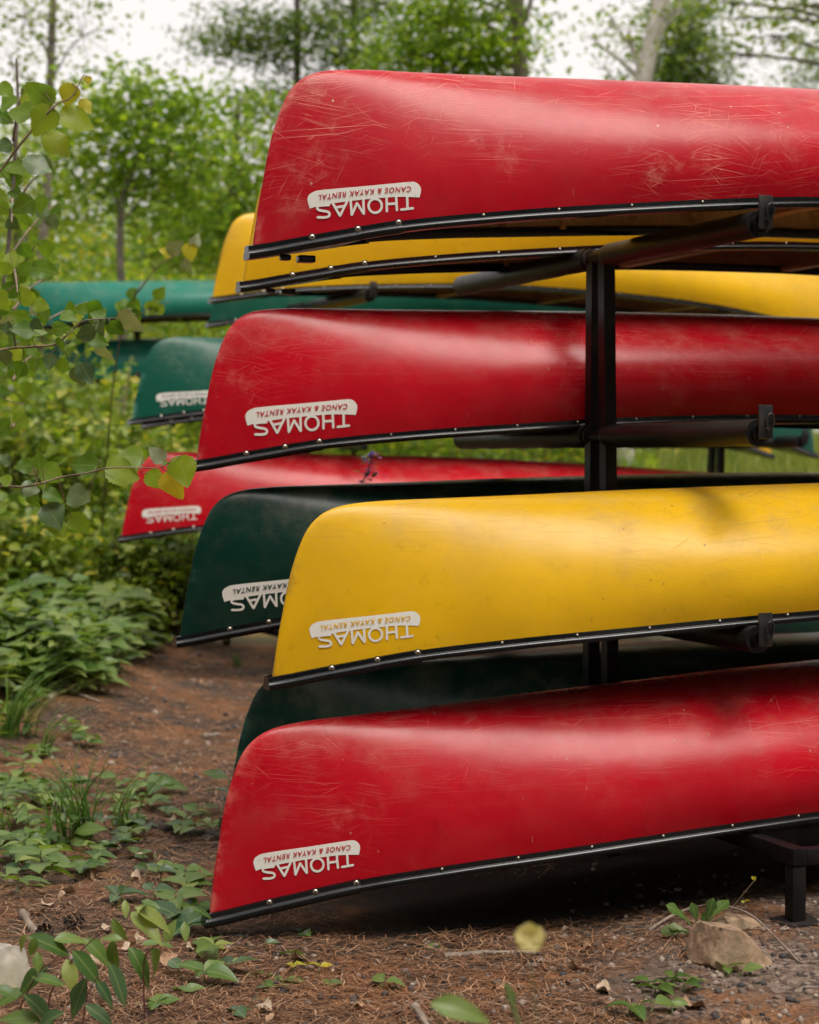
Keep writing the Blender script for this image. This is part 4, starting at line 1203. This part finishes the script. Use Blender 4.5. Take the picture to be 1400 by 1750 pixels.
# seedlings on the forest floor (photo positions)
def C4(x, y): return (x / 3.333, 1280 + y / 3.333)
seed_pts = [(190, 660), (270, 720), (150, 800), (340, 660), (480, 600), (500, 680), (430, 470), (720, 450), (800, 500), (1040, 490), (690, 500), (820, 730), (940, 690), (930, 760), (1070, 720), (1060, 790), (1150, 930), (970, 1020), (1050, 1060), (1140, 1160),
            (1260, 1210), (720, 560), (570, 200), (850, 200), (1270, 1290), (1180, 1370), (1040, 1420), (880, 1470), (1010, 1300), (620, 470), (560, 320), (320, 420), (250, 330), (80, 330), (60, 420), (110, 560), (40, 530), (880, 350), (960, 380), (1110, 390), (1180, 480), (1200, 640), (900, 900), (1000, 930), (1090, 950), (640, 900), (1180, 1010), (700, 330), (770, 290), (170, 480), (210, 560), (30, 250), (120, 300)]
rq = random.Random(31)
for q in range(46):
    seed_pts.append((rq.uniform(-20, 1240), 180 + 560 * rq.random() ** 1.2))
seed_pts = [t for t in seed_pts if not (t[0] > 1180 and t[1] < 800)]
for i, (x, y) in enumerate(seed_pts):
    p = ground_at(*C4(x, y))
    nl = rh.randint(2, 4); kd = rh.choice('gglld')
    herb('seedling', f"{dict(g='green', l='light green', d='dark green')[kd]} seedling with {NUM[nl]} oval leaves {near(*C4(x, y))}", p, rh.uniform(.02, .06), nl, rh.uniform(.06, .10), kd, OVAL, 'seedlings on the forest floor', rng=rh, whorl=True, lean=.4)
S2 = [(30, 1690, 'two-leaved'), (395, 1650), (418, 1668), (455, 1672), (470, 1690), (432, 1695), (408, 1728), (440, 1715), (498, 1660), (545, 1665), (558, 1685), (648, 1690), (725, 1620), (500, 1640), (480, 1680), (395, 1740), (412, 1602), (455, 1618), (520, 1600)]
for i, t in enumerate(S2[1:]):
    p = ground_at(t[0], t[1])
    nl = rh.randint(1, 3); kd = 'y' if i in (7, 8) else rh.choice('gld')
    herb('seedling', f"{dict(g='green', l='light green', d='dark green', y='yellowing')[kd]} {NUM[nl]}-leaved seedling {near(t[0], t[1])}", p, rh.uniform(.01, .03), nl, rh.uniform(.035, .055), kd, OVAL, 'seedlings below the lowest canoe', rng=rh, whorl=True, lean=.5)
S3 = [(1120, 1700), (1150, 1680), (1165, 1695), (1105, 1685), (1075, 1735), (1110, 1735), (1150, 1735), (1240, 1665), (1262, 1668)]
for i, t in enumerate(S3):
    p = ground_at(t[0], t[1])
    nl = rh.randint(1, 3); kd = rh.choice('gl')
    herb('seedling', f"{dict(g='green', l='light green')[kd]} {NUM[nl]}-leaved gravel seedling {near(t[0], t[1])}", p, rh.uniform(.02, .04), nl, rh.uniform(.045, .07), kd, OVAL, 'seedlings by the rock', rng=rh, whorl=True, lean=.4)
p = ground_at(392, 1395)
herb('leafy_herb', 'upright leafy herb at the left of the lowest red bow', p, .16, 5, .13, 'gd', LANCE, None, rng=rh)
p = ground_at(408, 1300)
herb('leafy_herb', 'tiny sprig sticking up against the lower green bow', p, .06, 6, .03, 'g', LANCE, None, rng=rh)
# the sprawling opposite-leaved herb in the lower left corner
def sprawl(label, poly, leaves, r=.0026):
    b = ground_at(poly[0][0], max(poly[0][1], 1500)) if False else at(*poly[0])
    o = Vector((b.x, b.y, b.z))
    root = empty('sprawling_herb', o); tag(root, label, 'plant', 'sprawling herbs in the lower left corner')
    gpt = Vector((0, .02, gz(b.x, b.y + .02) - o.z - .01))
    pts = catmull([tuple(gpt)] + [tuple(at(*q) - o) for q in poly], 5)
    link('stem', mesh('stem', *tube(pts, list(np.linspace(r, r * .5, len(pts))), 6), M['red_stem'], True), root)
    for (px, py, ln, ang, kind, d) in leaves:
        c = at(px, py, d) - o; s_ = ln / F * d * 1.1
        a = R(ang)
        x = Vector((math.cos(a), random.gauss(-.15, .3), math.sin(a))).normalized()
        put_leaf(root, random.choice(LANCE[kind]), c - x * s_ * .5, x, Vector((random.gauss(0, .3), -.65, 1)), s_)
def lv4(lst, d): return [(*C4(x, y), l / 3.333, a, k, d + random.uniform(-.05, .05)) for x, y, l, a, k in lst]
sprawl('dark-stemmed herb with drooping leaves in the lower left corner', [(*C4(90, 1560), 4.45), (*C4(180, 1340), 4.42), (*C4(260, 1235), 4.42), (*C4(400, 1180), 4.4)],
       lv4([(180, 1300, 200, 210, 'g'), (280, 1310, 180, -10, 'g'), (115, 1110, 130, 230, 'l'), (190, 1130, 110, -95, 'l'), (290, 1110, 250, -20, 'g'), (500, 1240, 230, -45, 'g'), (215, 1215, 110, -80, 'g'), (400, 1070, 170, 10, 'g'), (60, 1400, 170, 190, 'g'), (250, 1480, 260, -35, 'd')], 4.42))
sprawl('red-stemmed herb reaching right from the lower left corner', [(*C4(280, 1430), 4.6), (*C4(350, 1290), 4.58), (*C4(450, 1160), 4.55), (*C4(600, 1030), 4.55), (*C4(720, 980), 4.55)],
       lv4([(715, 910, 100, -80, 'l'), (810, 890, 120, 200, 'l'), (860, 880, 110, -10, 'g'), (880, 945, 220, -20, 'l'), (830, 985, 230, -20, 'l'), (670, 1030, 130, -60, 'l'), (560, 1140, 200, -30, 'g'), (635, 1190, 200, -100, 'g'), (640, 1070, 110, 160, 'g'), (400, 1290, 180, -70, 'l')], 4.55))
sprawl('herb with large dark leaves along the bottom edge at left', [(*C4(470, 1600), 4.4), (*C4(500, 1400), 4.4), (*C4(560, 1290), 4.4)],
       lv4([(680, 1340, 240, -62, 'd'), (440, 1420, 230, 245, 'd'), (600, 1380, 160, -40, 'd'), (570, 1510, 180, -30, 'd'), (250, 1540, 240, 200, 'd'), (120, 1520, 220, 160, 'g'), (30, 1370, 150, 140, 'g')], 4.4))
sprawl('slender herb beside the lowest red bow tip', [(*C4(820, 1230), 4.75), (*C4(860, 1140), 4.73), (*C4(930, 1100), 4.72)],
       lv4([(805, 1220, 220, -45, 'g'), (905, 1230, 240, -70, 'g'), (870, 1100, 110, 10, 'l'), (965, 1040, 130, 70, 'l'), (1055, 1040, 110, -80, 'l'), (1150, 920, 120, -10, 'g'), (950, 1115, 80, -10, 'y' if False else 'l')], 4.72))

# ------------------------------------------------------------------ grass tufts
def tuft(label, base, n, hr, lean, w=.0055, group='grass tufts by the path', m=None, seed=1, dirn=None):
    rng = random.Random(seed)
    parts = []
    for k in range(n):
        a = rng.uniform(0, 6.28) if dirn is None else rng.gauss(dirn, .8)
        h = rng.uniform(*hr); l = lean * h * rng.uniform(.3, 1.5)
        bx, by = rng.gauss(0, .022), rng.gauss(0, .022)
        tw = rng.uniform(0, 3.14); wx, wy = math.cos(tw) * w / 2, math.sin(tw) * w / 2
        V, Fc = [], []
        N = 7
        for i in range(N + 1):
            t = i / N
            x = bx + math.cos(a) * l * t * t; y = by + math.sin(a) * l * t * t; z = h * (t - .35 * lean * t ** 3)
            k_ = (1 - t ** 2.2)
            V += [(x - wx * k_, y - wy * k_, z), (x + wx * k_, y + wy * k_, z), ]
        for i in range(N): Fc.append((2 * i, 2 * i + 1, 2 * i + 3, 2 * i + 2))
        parts.append((V, Fc))
    o = link('grass_tuft', mesh('grass_tuft', *join(parts), m or GRASSN, True))
    o.location = Vector(base) - Vector((0, 0, .01))
    tag(o, label, 'grass', group)
tuft('tall green grass tuft in the middle of the left foreground', ground_at(140, 1436), 34, (.22, .52), .65, w=.008, seed=2)
tuft('short grass tuft left of the tallest one', ground_at(98, 1440), 22, (.16, .36), .7, w=.007, seed=3)
tuft('arching grass tuft at the left edge beside the grey stick', ground_at(12, 1262), 44, (.28, .62), .85, w=.009, seed=4, dirn=.2)
tuft('pale arching grass at the left edge above the stick', ground_at(40, 1255), 26, (.25, .52), 1.15, w=.006, m=GRASS, seed=5, dirn=0)
tuft('thin grass at the left margin above the corner herbs', ground_at(10, 1420), 14, (.12, .25), .8, seed=6)
tuft('grass tuft at the left edge just below the broad-leaved patch', ground_at(60, 1210), 30, (.2, .45), .7, w=.008, seed=11)
tuft('loose grass between the tall tuft and the half-buried log', ground_at(205, 1418), 16, (.18, .42), .9, w=.007, seed=12)
tuft('low grass at the left edge under the tall tufts', ground_at(40, 1475), 16, (.10, .22), .8, seed=13)
tuft('grass leaning over the path in front of the grey stick', ground_at(75, 1290), 18, (.2, .4), 1.1, w=.006, seed=14, dirn=0)
tuft('small grass tuft on the far path near the dark green bow', ground_at(405, 1140), 20, (.08, .18), .6, w=.008, seed=7)
tuft('wispy grass tuft at the path edge below the broad leaves', ground_at(178, 1168), 10, (.12, .3), .6, w=.008, m=GRASS, seed=8)
tuft('thin dry grass stalks standing before the lowest bow', ground_at(205, 1560), 5, (.18, .30), .6, w=.002, m=GRASS, seed=9)

# ------------------------------------------------------------------ weed, rocks, sticks, litter
def rocky(name, label, px, py, size, m, seed, group=None, sink=.3):
    import bmesh
    bm = bmesh.new(); bmesh.ops.create_icosphere(bm, subdivisions=4, radius=1)
    rng = random.Random(seed)
    planes = []
    for k in range(13):
        n = Vector((rng.gauss(0, 1), rng.gauss(0, 1), rng.gauss(0, 1))).normalized(); planes.append((n, rng.uniform(.68, .9)))
    for n in ((.15, .1, 1), (.25, -1, .35), (-1, -.45, .25), (1, .2, .4)): planes.append(((Vector(n) + Vector((rng.gauss(0, .15), rng.gauss(0, .15), rng.gauss(0, .15)))).normalized(), rng.uniform(.52, .66)))
    for v in bm.verts:
        c = v.co.copy()
        for n, d in planes:
            q = c.dot(n) - d
            if q > 0: c -= n * q * .93
        c += c * .10 * mnoise.noise(c * 2.2 + Vector((seed, 0, 0))) + c * .04 * mnoise.noise(c * 6) + c * .018 * mnoise.noise(c * 15)
        v.co = Vector((c.x * size[0], c.y * size[1], c.z * size[2]))
    V = np.array([tuple(v.co) for v in bm.verts]); bm.verts.index_update(); Fc = [tuple(v.index for v in f.verts) for f in bm.faces]; bm.free()
    g_ = ground_at(px, py)
    o = link(name, mesh(name, V, Fc, M[m], True, R(24)))
    o.location = g_ + Vector((0, size[1] * .6, size[2] * (1 - sink) * .8)); o.rotation_euler = (0, 0, rng.uniform(-.3, .3))
    tag(o, label, 'rock', group)
    return o
rocky('rock', 'tan sandstone rock in front of the rack foot', 1252, 1658, (.13, .12, .10), 'rock', 14, sink=.5)
rocky('rock', 'flat brown stone between the tan rock and the rack foot', 1265, 1592, (.09, .06, .03), 'rock', 23)
rocky('rock', 'pale lichen-spotted boulder at the lower left edge', -6, 1702, (.11, .12, .11), 'rock_pale', 9, sink=.5)

def stick(label, pts, r, m='dead_wood', group='sticks on the forest floor', nm='stick', lift=.6):
    P = [ground_at(x, y) + Vector((0, 0, r * lift + (q[0] if q else 0))) for x, y, *q in pts]
    o = P[0].copy()
    pl = catmull([tuple(p - o) for p in P], 4)
    rr = [r * (1 - .5 * i / len(pl)) * (1 + .18 * math.sin(i * 2.1)) for i in range(len(pl))]
    ob = link(nm, mesh(nm, *tube(pl, rr, 7), M[m], True)); ob.location = o
    tag(ob, label, 'stick', group)
stick('weathered grey stick lying at the left beside the arching grass', [(80, 1220), (105, 1210), (128, 1206)], .022)
stick('thin grey twig beyond the weathered stick', [(120, 1208), (150, 1200), (172, 1202)], .010)
stick('short broken stick on the bare path', [(348, 1262), (375, 1258)], .016)
stick('dark branch lying diagonally in the lower left', [(38, 1565), (60, 1598), (95, 1625), (130, 1650), (150, 1680)], .014, 'dead_wood')
stick('pale peeled stick at the bottom left', [(155, 1685), (185, 1705), (207, 1722)], .008)
stick('small pale stick at the bottom beside the pebbles', [(240, 1722), (250, 1742)], .007)
stick('grey driftwood strip in the shadow under the lowest canoe', [(760, 1640), (830, 1634), (915, 1633)], .012)
stick('brown stick poking up from the bottom edge', [(708, 1725), (722, 1745), (735, 1770)], .013)
stick('dark twig lying behind the bottom leaf', [(745, 1706), (790, 1703)], .006, 'dark_wood')
stick('thin twig bent across the tan rock', [(1110, 1592), (1150, 1572, .01), (1195, 1562, .02), (1240, 1580, .05), (1290, 1600, .05), (1365, 1645)], .0055)
stick('half-buried rotten log under the lowest red bow', [(225, 1405), (300, 1422), (420, 1440)], .03, 'dark_wood', lift=.1)

w0 = ground_at(1195, 1600)
root = empty('weed', w0); tag(root, 'lobed-leaved weed with flower stalks behind the tan rock', 'plant')
for k, (ang, ln) in enumerate([(100, .11), (125, .16), (70, .13), (40, .09), (155, .10), (15, .09), (180, .12), (-10, .07), (85, .08), (55, .15)]):
    a = R(ang); x = Vector((math.cos(a), random.uniform(-.5, .2), max(.25, math.sin(a))))
    x.normalize()
    link('leaf_stalk', mesh('leaf_stalk', *tube([(0, 0, 0), tuple(x * ln * .35)], [.0016, .0013], 5), M['green_stem']), root)
    put_leaf(root, LOBED[0], x * ln * .3, x, Vector((random.gauss(0, .5), -.6, .6)), ln * .62)
for tip in ((.16, -.02, .17), (.13, -.03, .11)):
    sd = link('flower_stalk', mesh('flower_stalk', *tube([(0, 0, 0), (tip[0] * .5, tip[1], tip[2] * .42), tip], [.0014, .0011, .0008], 5), M['twig']), root)
    for q in range(4):
        put_leaf(sd, OVAL['y'][0], Vector(tip) + rnd3(.004), rnd3(1) + Vector((0, 0, .8)), rnd3(1), .012, 'bud')

dl_meshes = [leaf_mesh('dry_leaf', ASP, .5, .5, 1, .05, .12, 40 + q) for q in range(4)]
dl_meshes = [c for b in dl_meshes for c in variants(b, [M['dry_leaf'], M['dry_pale']])]
rd = random.Random(77)
DL = [(105, 1520), (128, 1525), (155, 1500), (85, 1548), (60, 1560), (120, 1545), (180, 1590), (225, 1500), (110, 1580), (150, 1640), (240, 1600), (470, 1735), (465, 1722), (570, 1660), (520, 1640), (1282, 1742), (1010, 1618), (990, 1655), (1020, 1690), (260, 1470), (300, 1560), (165, 1715), (320, 1620), (215, 1625), (340, 1165), (250, 1160), (330, 1140), (180, 1180), (940, 1640), (1180, 1720), (60, 1480), (280, 1650), (245, 1535), (620, 1720), (860, 1690), (200, 1450), (330, 1500), (300, 1400)]
for i, (x, y) in enumerate(DL):
    p = ground_at(x, y, .012)
    me_ = rd.choice(dl_meshes)
    o = link('dry_leaf', me_); o.location = p
    s_ = rd.uniform(.035, .075); o.scale = (s_, s_, s_); o.rotation_euler = (rd.gauss(0, .35), rd.gauss(0, .35), rd.uniform(0, 6.28))
    tag(o, f"curled {'pale' if 'pale' in me_.materials[0].name else 'brown'} {'large' if s_ > .055 else 'small'} dead leaf {near(x, y)}", 'leaf', 'dead leaves on the forest floor')
def cone(px, py, label, seed):
    rng = random.Random(seed); parts = []
    for k in range(34):
        t = k / 34; a = k * 2.4; r = .019 * math.sin(math.pi * min(1, .18 + t * .82)) + .003
        x, y, z = r * math.cos(a), r * math.sin(a), t * .06
        ca, sa = math.cos(a), math.sin(a)
        parts.append(([(x * .3, y * .3, z - .003), (x - sa * .007, y + ca * .007, z + .004), (x * 1.25, y * 1.25, z + .009), (x + sa * .007, y - ca * .007, z + .004)], [(0, 1, 2, 3)]))
    o = link('pine_cone', mesh('pine_cone', *join(parts), M['cone'])); o.location = ground_at(px, py, .02)
    o.rotation_euler = (R(80), rng.uniform(-.4, .4), rng.uniform(0, 6)); tag(o, label, 'pine cone', 'pine cones')
cone(145, 1575, 'dark pine cone among the dead leaves at lower left', 1)
cone(88, 1592, 'small pine cone beside the diagonal branch', 2)
cone(66, 1348, 'pine cone near the left edge behind the grass tufts', 3)

# needles and gravel
def needles(n, seed):
    rng = np.random.default_rng(seed)
    Y = 4.2 + (rng.uniform(0, 1, n) ** 1.7) * 9.5
    X = rng.uniform(-.235, .235, n) * Y
    ok = (X > -2.3) & ~((Y > 8.5) & (X > .4))
    X, Y = X[ok], Y[ok]; n = len(X)
    # drifts: fewer needles on the bare patches
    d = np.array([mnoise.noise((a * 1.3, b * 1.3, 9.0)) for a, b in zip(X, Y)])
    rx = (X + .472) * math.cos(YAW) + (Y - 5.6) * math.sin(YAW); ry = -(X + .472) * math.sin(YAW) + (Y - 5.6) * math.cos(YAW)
    thin = np.where(X > .5, .35, .0) + np.where((rx > .3) & (ry > -.15) & (ry < 1.6), .8, 0)  # litter thinned under the rack too, keeping the ground there dark
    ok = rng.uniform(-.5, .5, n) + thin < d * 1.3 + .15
    X, Y = X[ok], Y[ok]; n = len(X)
    Z = np.array([gz(a, b) for a, b in zip(X, Y)]) + rng.uniform(.001, .012, n)
    a = rng.uniform(0, 2 * np.pi, n); l = rng.uniform(.035, .10, n); w = .0009 + .00022 * Y * .5
    cv = rng.normal(0, .12, n)
    dx, dy = np.cos(a), np.sin(a); tz = rng.normal(0, .12, n)
    D = np.stack([dx, dy, tz], 1) * l[:, None] * .5
    W = np.stack([-dy, dx, 0 * dx], 1)
    C = np.stack([X, Y, Z], 1)
    mid = C + W * (cv * l)[:, None] + np.array([0, 0, .002])
    Wd = W * w[:, None]
    V = np.stack([C - D - Wd, C - D + Wd, mid - Wd, mid + Wd, C + D - Wd * .5, C + D + Wd * .5], 1).reshape(-1, 3)
    k = np.arange(n)[:, None] * 6
    Fc = np.concatenate([k + np.array([[0, 1, 3, 2]]), k + np.array([[2, 3, 5, 4]])], 1).reshape(-1, 4)
    return V, Fc
g_ = NT('dry_needles'); ge = g_.n('ShaderNodeNewGeometry')
nb = g_.principled(Base_Color=g_.ramp(ge.outputs['Random Per Island'], [(0, (.035, .018, .01)), (.35, (.13, .058, .026)), (.7, (.26, .12, .054)), (1, (.44, .27, .16))]), Roughness=.75)
NEEDLE = g_.surface(nb.outputs[0])
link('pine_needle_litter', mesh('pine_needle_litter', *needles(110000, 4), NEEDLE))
tag(bpy.data.objects['pine_needle_litter'], 'orange brown fallen pine needles covering the floor', 'pine needles', kind='stuff')
def pebbles(n, seed, far=False):
    rng = np.random.default_rng(seed)
    ico = [(0, 0, 1), (.9, 0, .35), (.28, .85, .4), (-.72, .53, .3), (-.72, -.53, .42), (.28, -.85, .3), (.7, .5, -.4), (-.3, .8, -.4), (-.9, 0, -.4), (-.3, -.8, -.4), (.7, -.5, -.4)]
    fc = [(0, 1, 2), (0, 2, 3), (0, 3, 4), (0, 4, 5), (0, 5, 1), (1, 6, 2), (2, 6, 7), (2, 7, 3), (3, 7, 8), (3, 8, 4), (4, 8, 9), (4, 9, 5), (5, 9, 10), (5, 10, 1), (1, 10, 6)]
    Y = 4.2 + rng.uniform(0, 1, n) ** 1.3 * 4.5
    X = np.where(rng.uniform(0, 1, n) < .72, rng.uniform(-.1, .24, n), rng.uniform(-.24, .2, n)) * Y
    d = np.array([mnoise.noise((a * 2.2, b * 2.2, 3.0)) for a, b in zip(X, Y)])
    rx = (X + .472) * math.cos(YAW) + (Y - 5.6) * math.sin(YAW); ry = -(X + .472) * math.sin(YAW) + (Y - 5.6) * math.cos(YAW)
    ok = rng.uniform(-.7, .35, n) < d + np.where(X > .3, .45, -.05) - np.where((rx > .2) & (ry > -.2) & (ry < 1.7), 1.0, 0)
    X, Y = X[ok], Y[ok]; n = len(X)
    s = .003 + .011 * rng.uniform(0, 1, n) ** 3.5
    if far:
        n = 520; Y = rng.uniform(7.0, 13.5, n); X = rng.uniform(-.19, -.06, n) * Y
        ok = X > -1.75 + .1 * np.sin(Y * 3); X, Y = X[ok], Y[ok]; n = len(X)
        s = .006 + .018 * rng.uniform(0, 1, n) ** 2.5
    Z = np.array([gz(a, b) for a, b in zip(X, Y)]) + s * .25
    base = np.array(ico)
    V = base[None] * s[:, None, None] * rng.uniform(.7, 1.3, (n, 1, 3)) * np.array([1, 1, .7]) * rng.uniform(.8, 1.2, (n, len(ico), 1))
    a = rng.uniform(0, 6.28, n); ca, sa = np.cos(a)[:, None], np.sin(a)[:, None]
    V = np.stack([V[:, :, 0] * ca - V[:, :, 1] * sa, V[:, :, 0] * sa + V[:, :, 1] * ca, V[:, :, 2]], 2) + np.stack([X, Y, Z], 1)[:, None]
    Fc = (np.array(fc)[None] + (np.arange(n) * len(ico))[:, None, None]).reshape(-1, 3)
    return V.reshape(-1, 3), Fc
g_ = NT('gravel_stones'); ge = g_.n('ShaderNodeNewGeometry')
nb = g_.principled(Base_Color=g_.ramp(ge.outputs['Random Per Island'], [(0, (.03, .031, .037)), (.25, (.075, .062, .058)), (.5, (.16, .11, .085)), (.75, (.24, .165, .125)), (1, (.38, .31, .26))]), Roughness=.8)
GRAVEL = g_.surface(nb.outputs[0])
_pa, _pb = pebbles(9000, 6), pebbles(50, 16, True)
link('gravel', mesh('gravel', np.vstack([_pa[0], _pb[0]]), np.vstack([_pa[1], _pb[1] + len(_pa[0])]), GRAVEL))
tag(bpy.data.objects['gravel'], 'mixed pink and grey gravel scattered over the needles', 'gravel', kind='stuff')

# ------------------------------------------------------------------ flowers and blurred foreground plant
fb = at(609, 900, 8.0)
root = empty('purple_flower', (fb.x - .03, fb.y, gz(fb.x, fb.y) - .02)); tag(root, 'tall purple flower spike rising behind the dark green canoe against the rear red one', 'flower')
o = root.location
pts = [Vector((0, 0, 0)), at(590, 1100, 8.0) - o, at(607, 870, 8.0) - o, at(621, 822, 8.0) - o, at(633, 795, 8.0) - o, at(634, 770, 8.0) - o]
link('stem', mesh('stem', *tube(catmull([tuple(p) for p in pts], 5), list(np.linspace(.004, .002, 26)), 6), M['green_stem'], True), root)
rf = random.Random(5)
for k in range(64):
    t = rf.random()
    c = (at(633, 775, 8.0).lerp(at(628, 828, 8.0), t)) - o + Vector((rf.gauss(0, .017), rf.gauss(0, .017), 0))
    put_leaf(root, variants(OVAL['g'][0], [M['purple'] if rf.random() < .75 else herb_g])[0], c, Vector((rf.gauss(0, 1), rf.gauss(0, 1), .3)), Vector((0, 0, 1)), rf.uniform(.022, .042), 'petal')
PETAL = leaf_mesh('petal', [(0, .12), (.2, .34), (.5, .52), (.8, .46), (.95, .22), (1, 0)], .15, .1, 0, 0, .05, 9)
fp = at(905, 1600, 2.75)
root = empty('foreground_flower', (fp.x + .02, fp.y, gz(fp.x, fp.y) - .02)); tag(root, 'blurred pale yellow blossom close to the camera below the canoes', 'flower')
o = root.location
link('stem', mesh('stem', *tube([(0, 0, 0), tuple(at(925, 1900, 2.75) - o), tuple(at(905, 1602, 2.75) - o)], [.0012, .001, .0007], 5), M['green_stem']), root)
for k in range(5):
    a = k * 1.2566 + .3
    put_leaf(root, variants(PETAL, [M['blossom']])[0], fp - o, Vector((math.cos(a), -.35, math.sin(a) * .8)), Vector((0, -1, .2)), .023, 'petal')
fp = at(785, 1730, 3.0)
root = empty('foreground_leaf', (fp.x + .05, fp.y, gz(fp.x, fp.y) - .02)); tag(root, 'blurred bright green leaf at the bottom edge close to the camera', 'plant')
o = root.location
link('stem', mesh('stem', *tube([(0, 0, 0), tuple(at(800, 1850, 3.0) - o), tuple(at(737, 1716, 3.0) - o)], [.002, .0016, .001], 5), M['green_stem']), root)
put_leaf(root, LANCE['l'][0], at(735, 1716, 3.0) - o, Vector((1, -.2, -.05)), Vector((0, -.75, .7)), .095)
fp = at(870, 1690, 2.9)
root = empty('foreground_stalk', (fp.x + .06, fp.y, gz(fp.x, fp.y) - .02)); tag(root, 'blurred grey green stalk leaning in at the bottom edge', 'plant')
o = root.location
link('stem', mesh('stem', *tube([(0, 0, 0), tuple(at(900, 1800, 2.9) - o), tuple(at(868, 1688, 2.9) - o)], [.004, .0045, .0035], 6), M['green_stem']), root)
put_leaf(root, LANCE['g'][1], at(880, 1720, 2.9) - o, Vector((-.3, -.1, .9)), Vector((.6, -.8, 0)), .04)
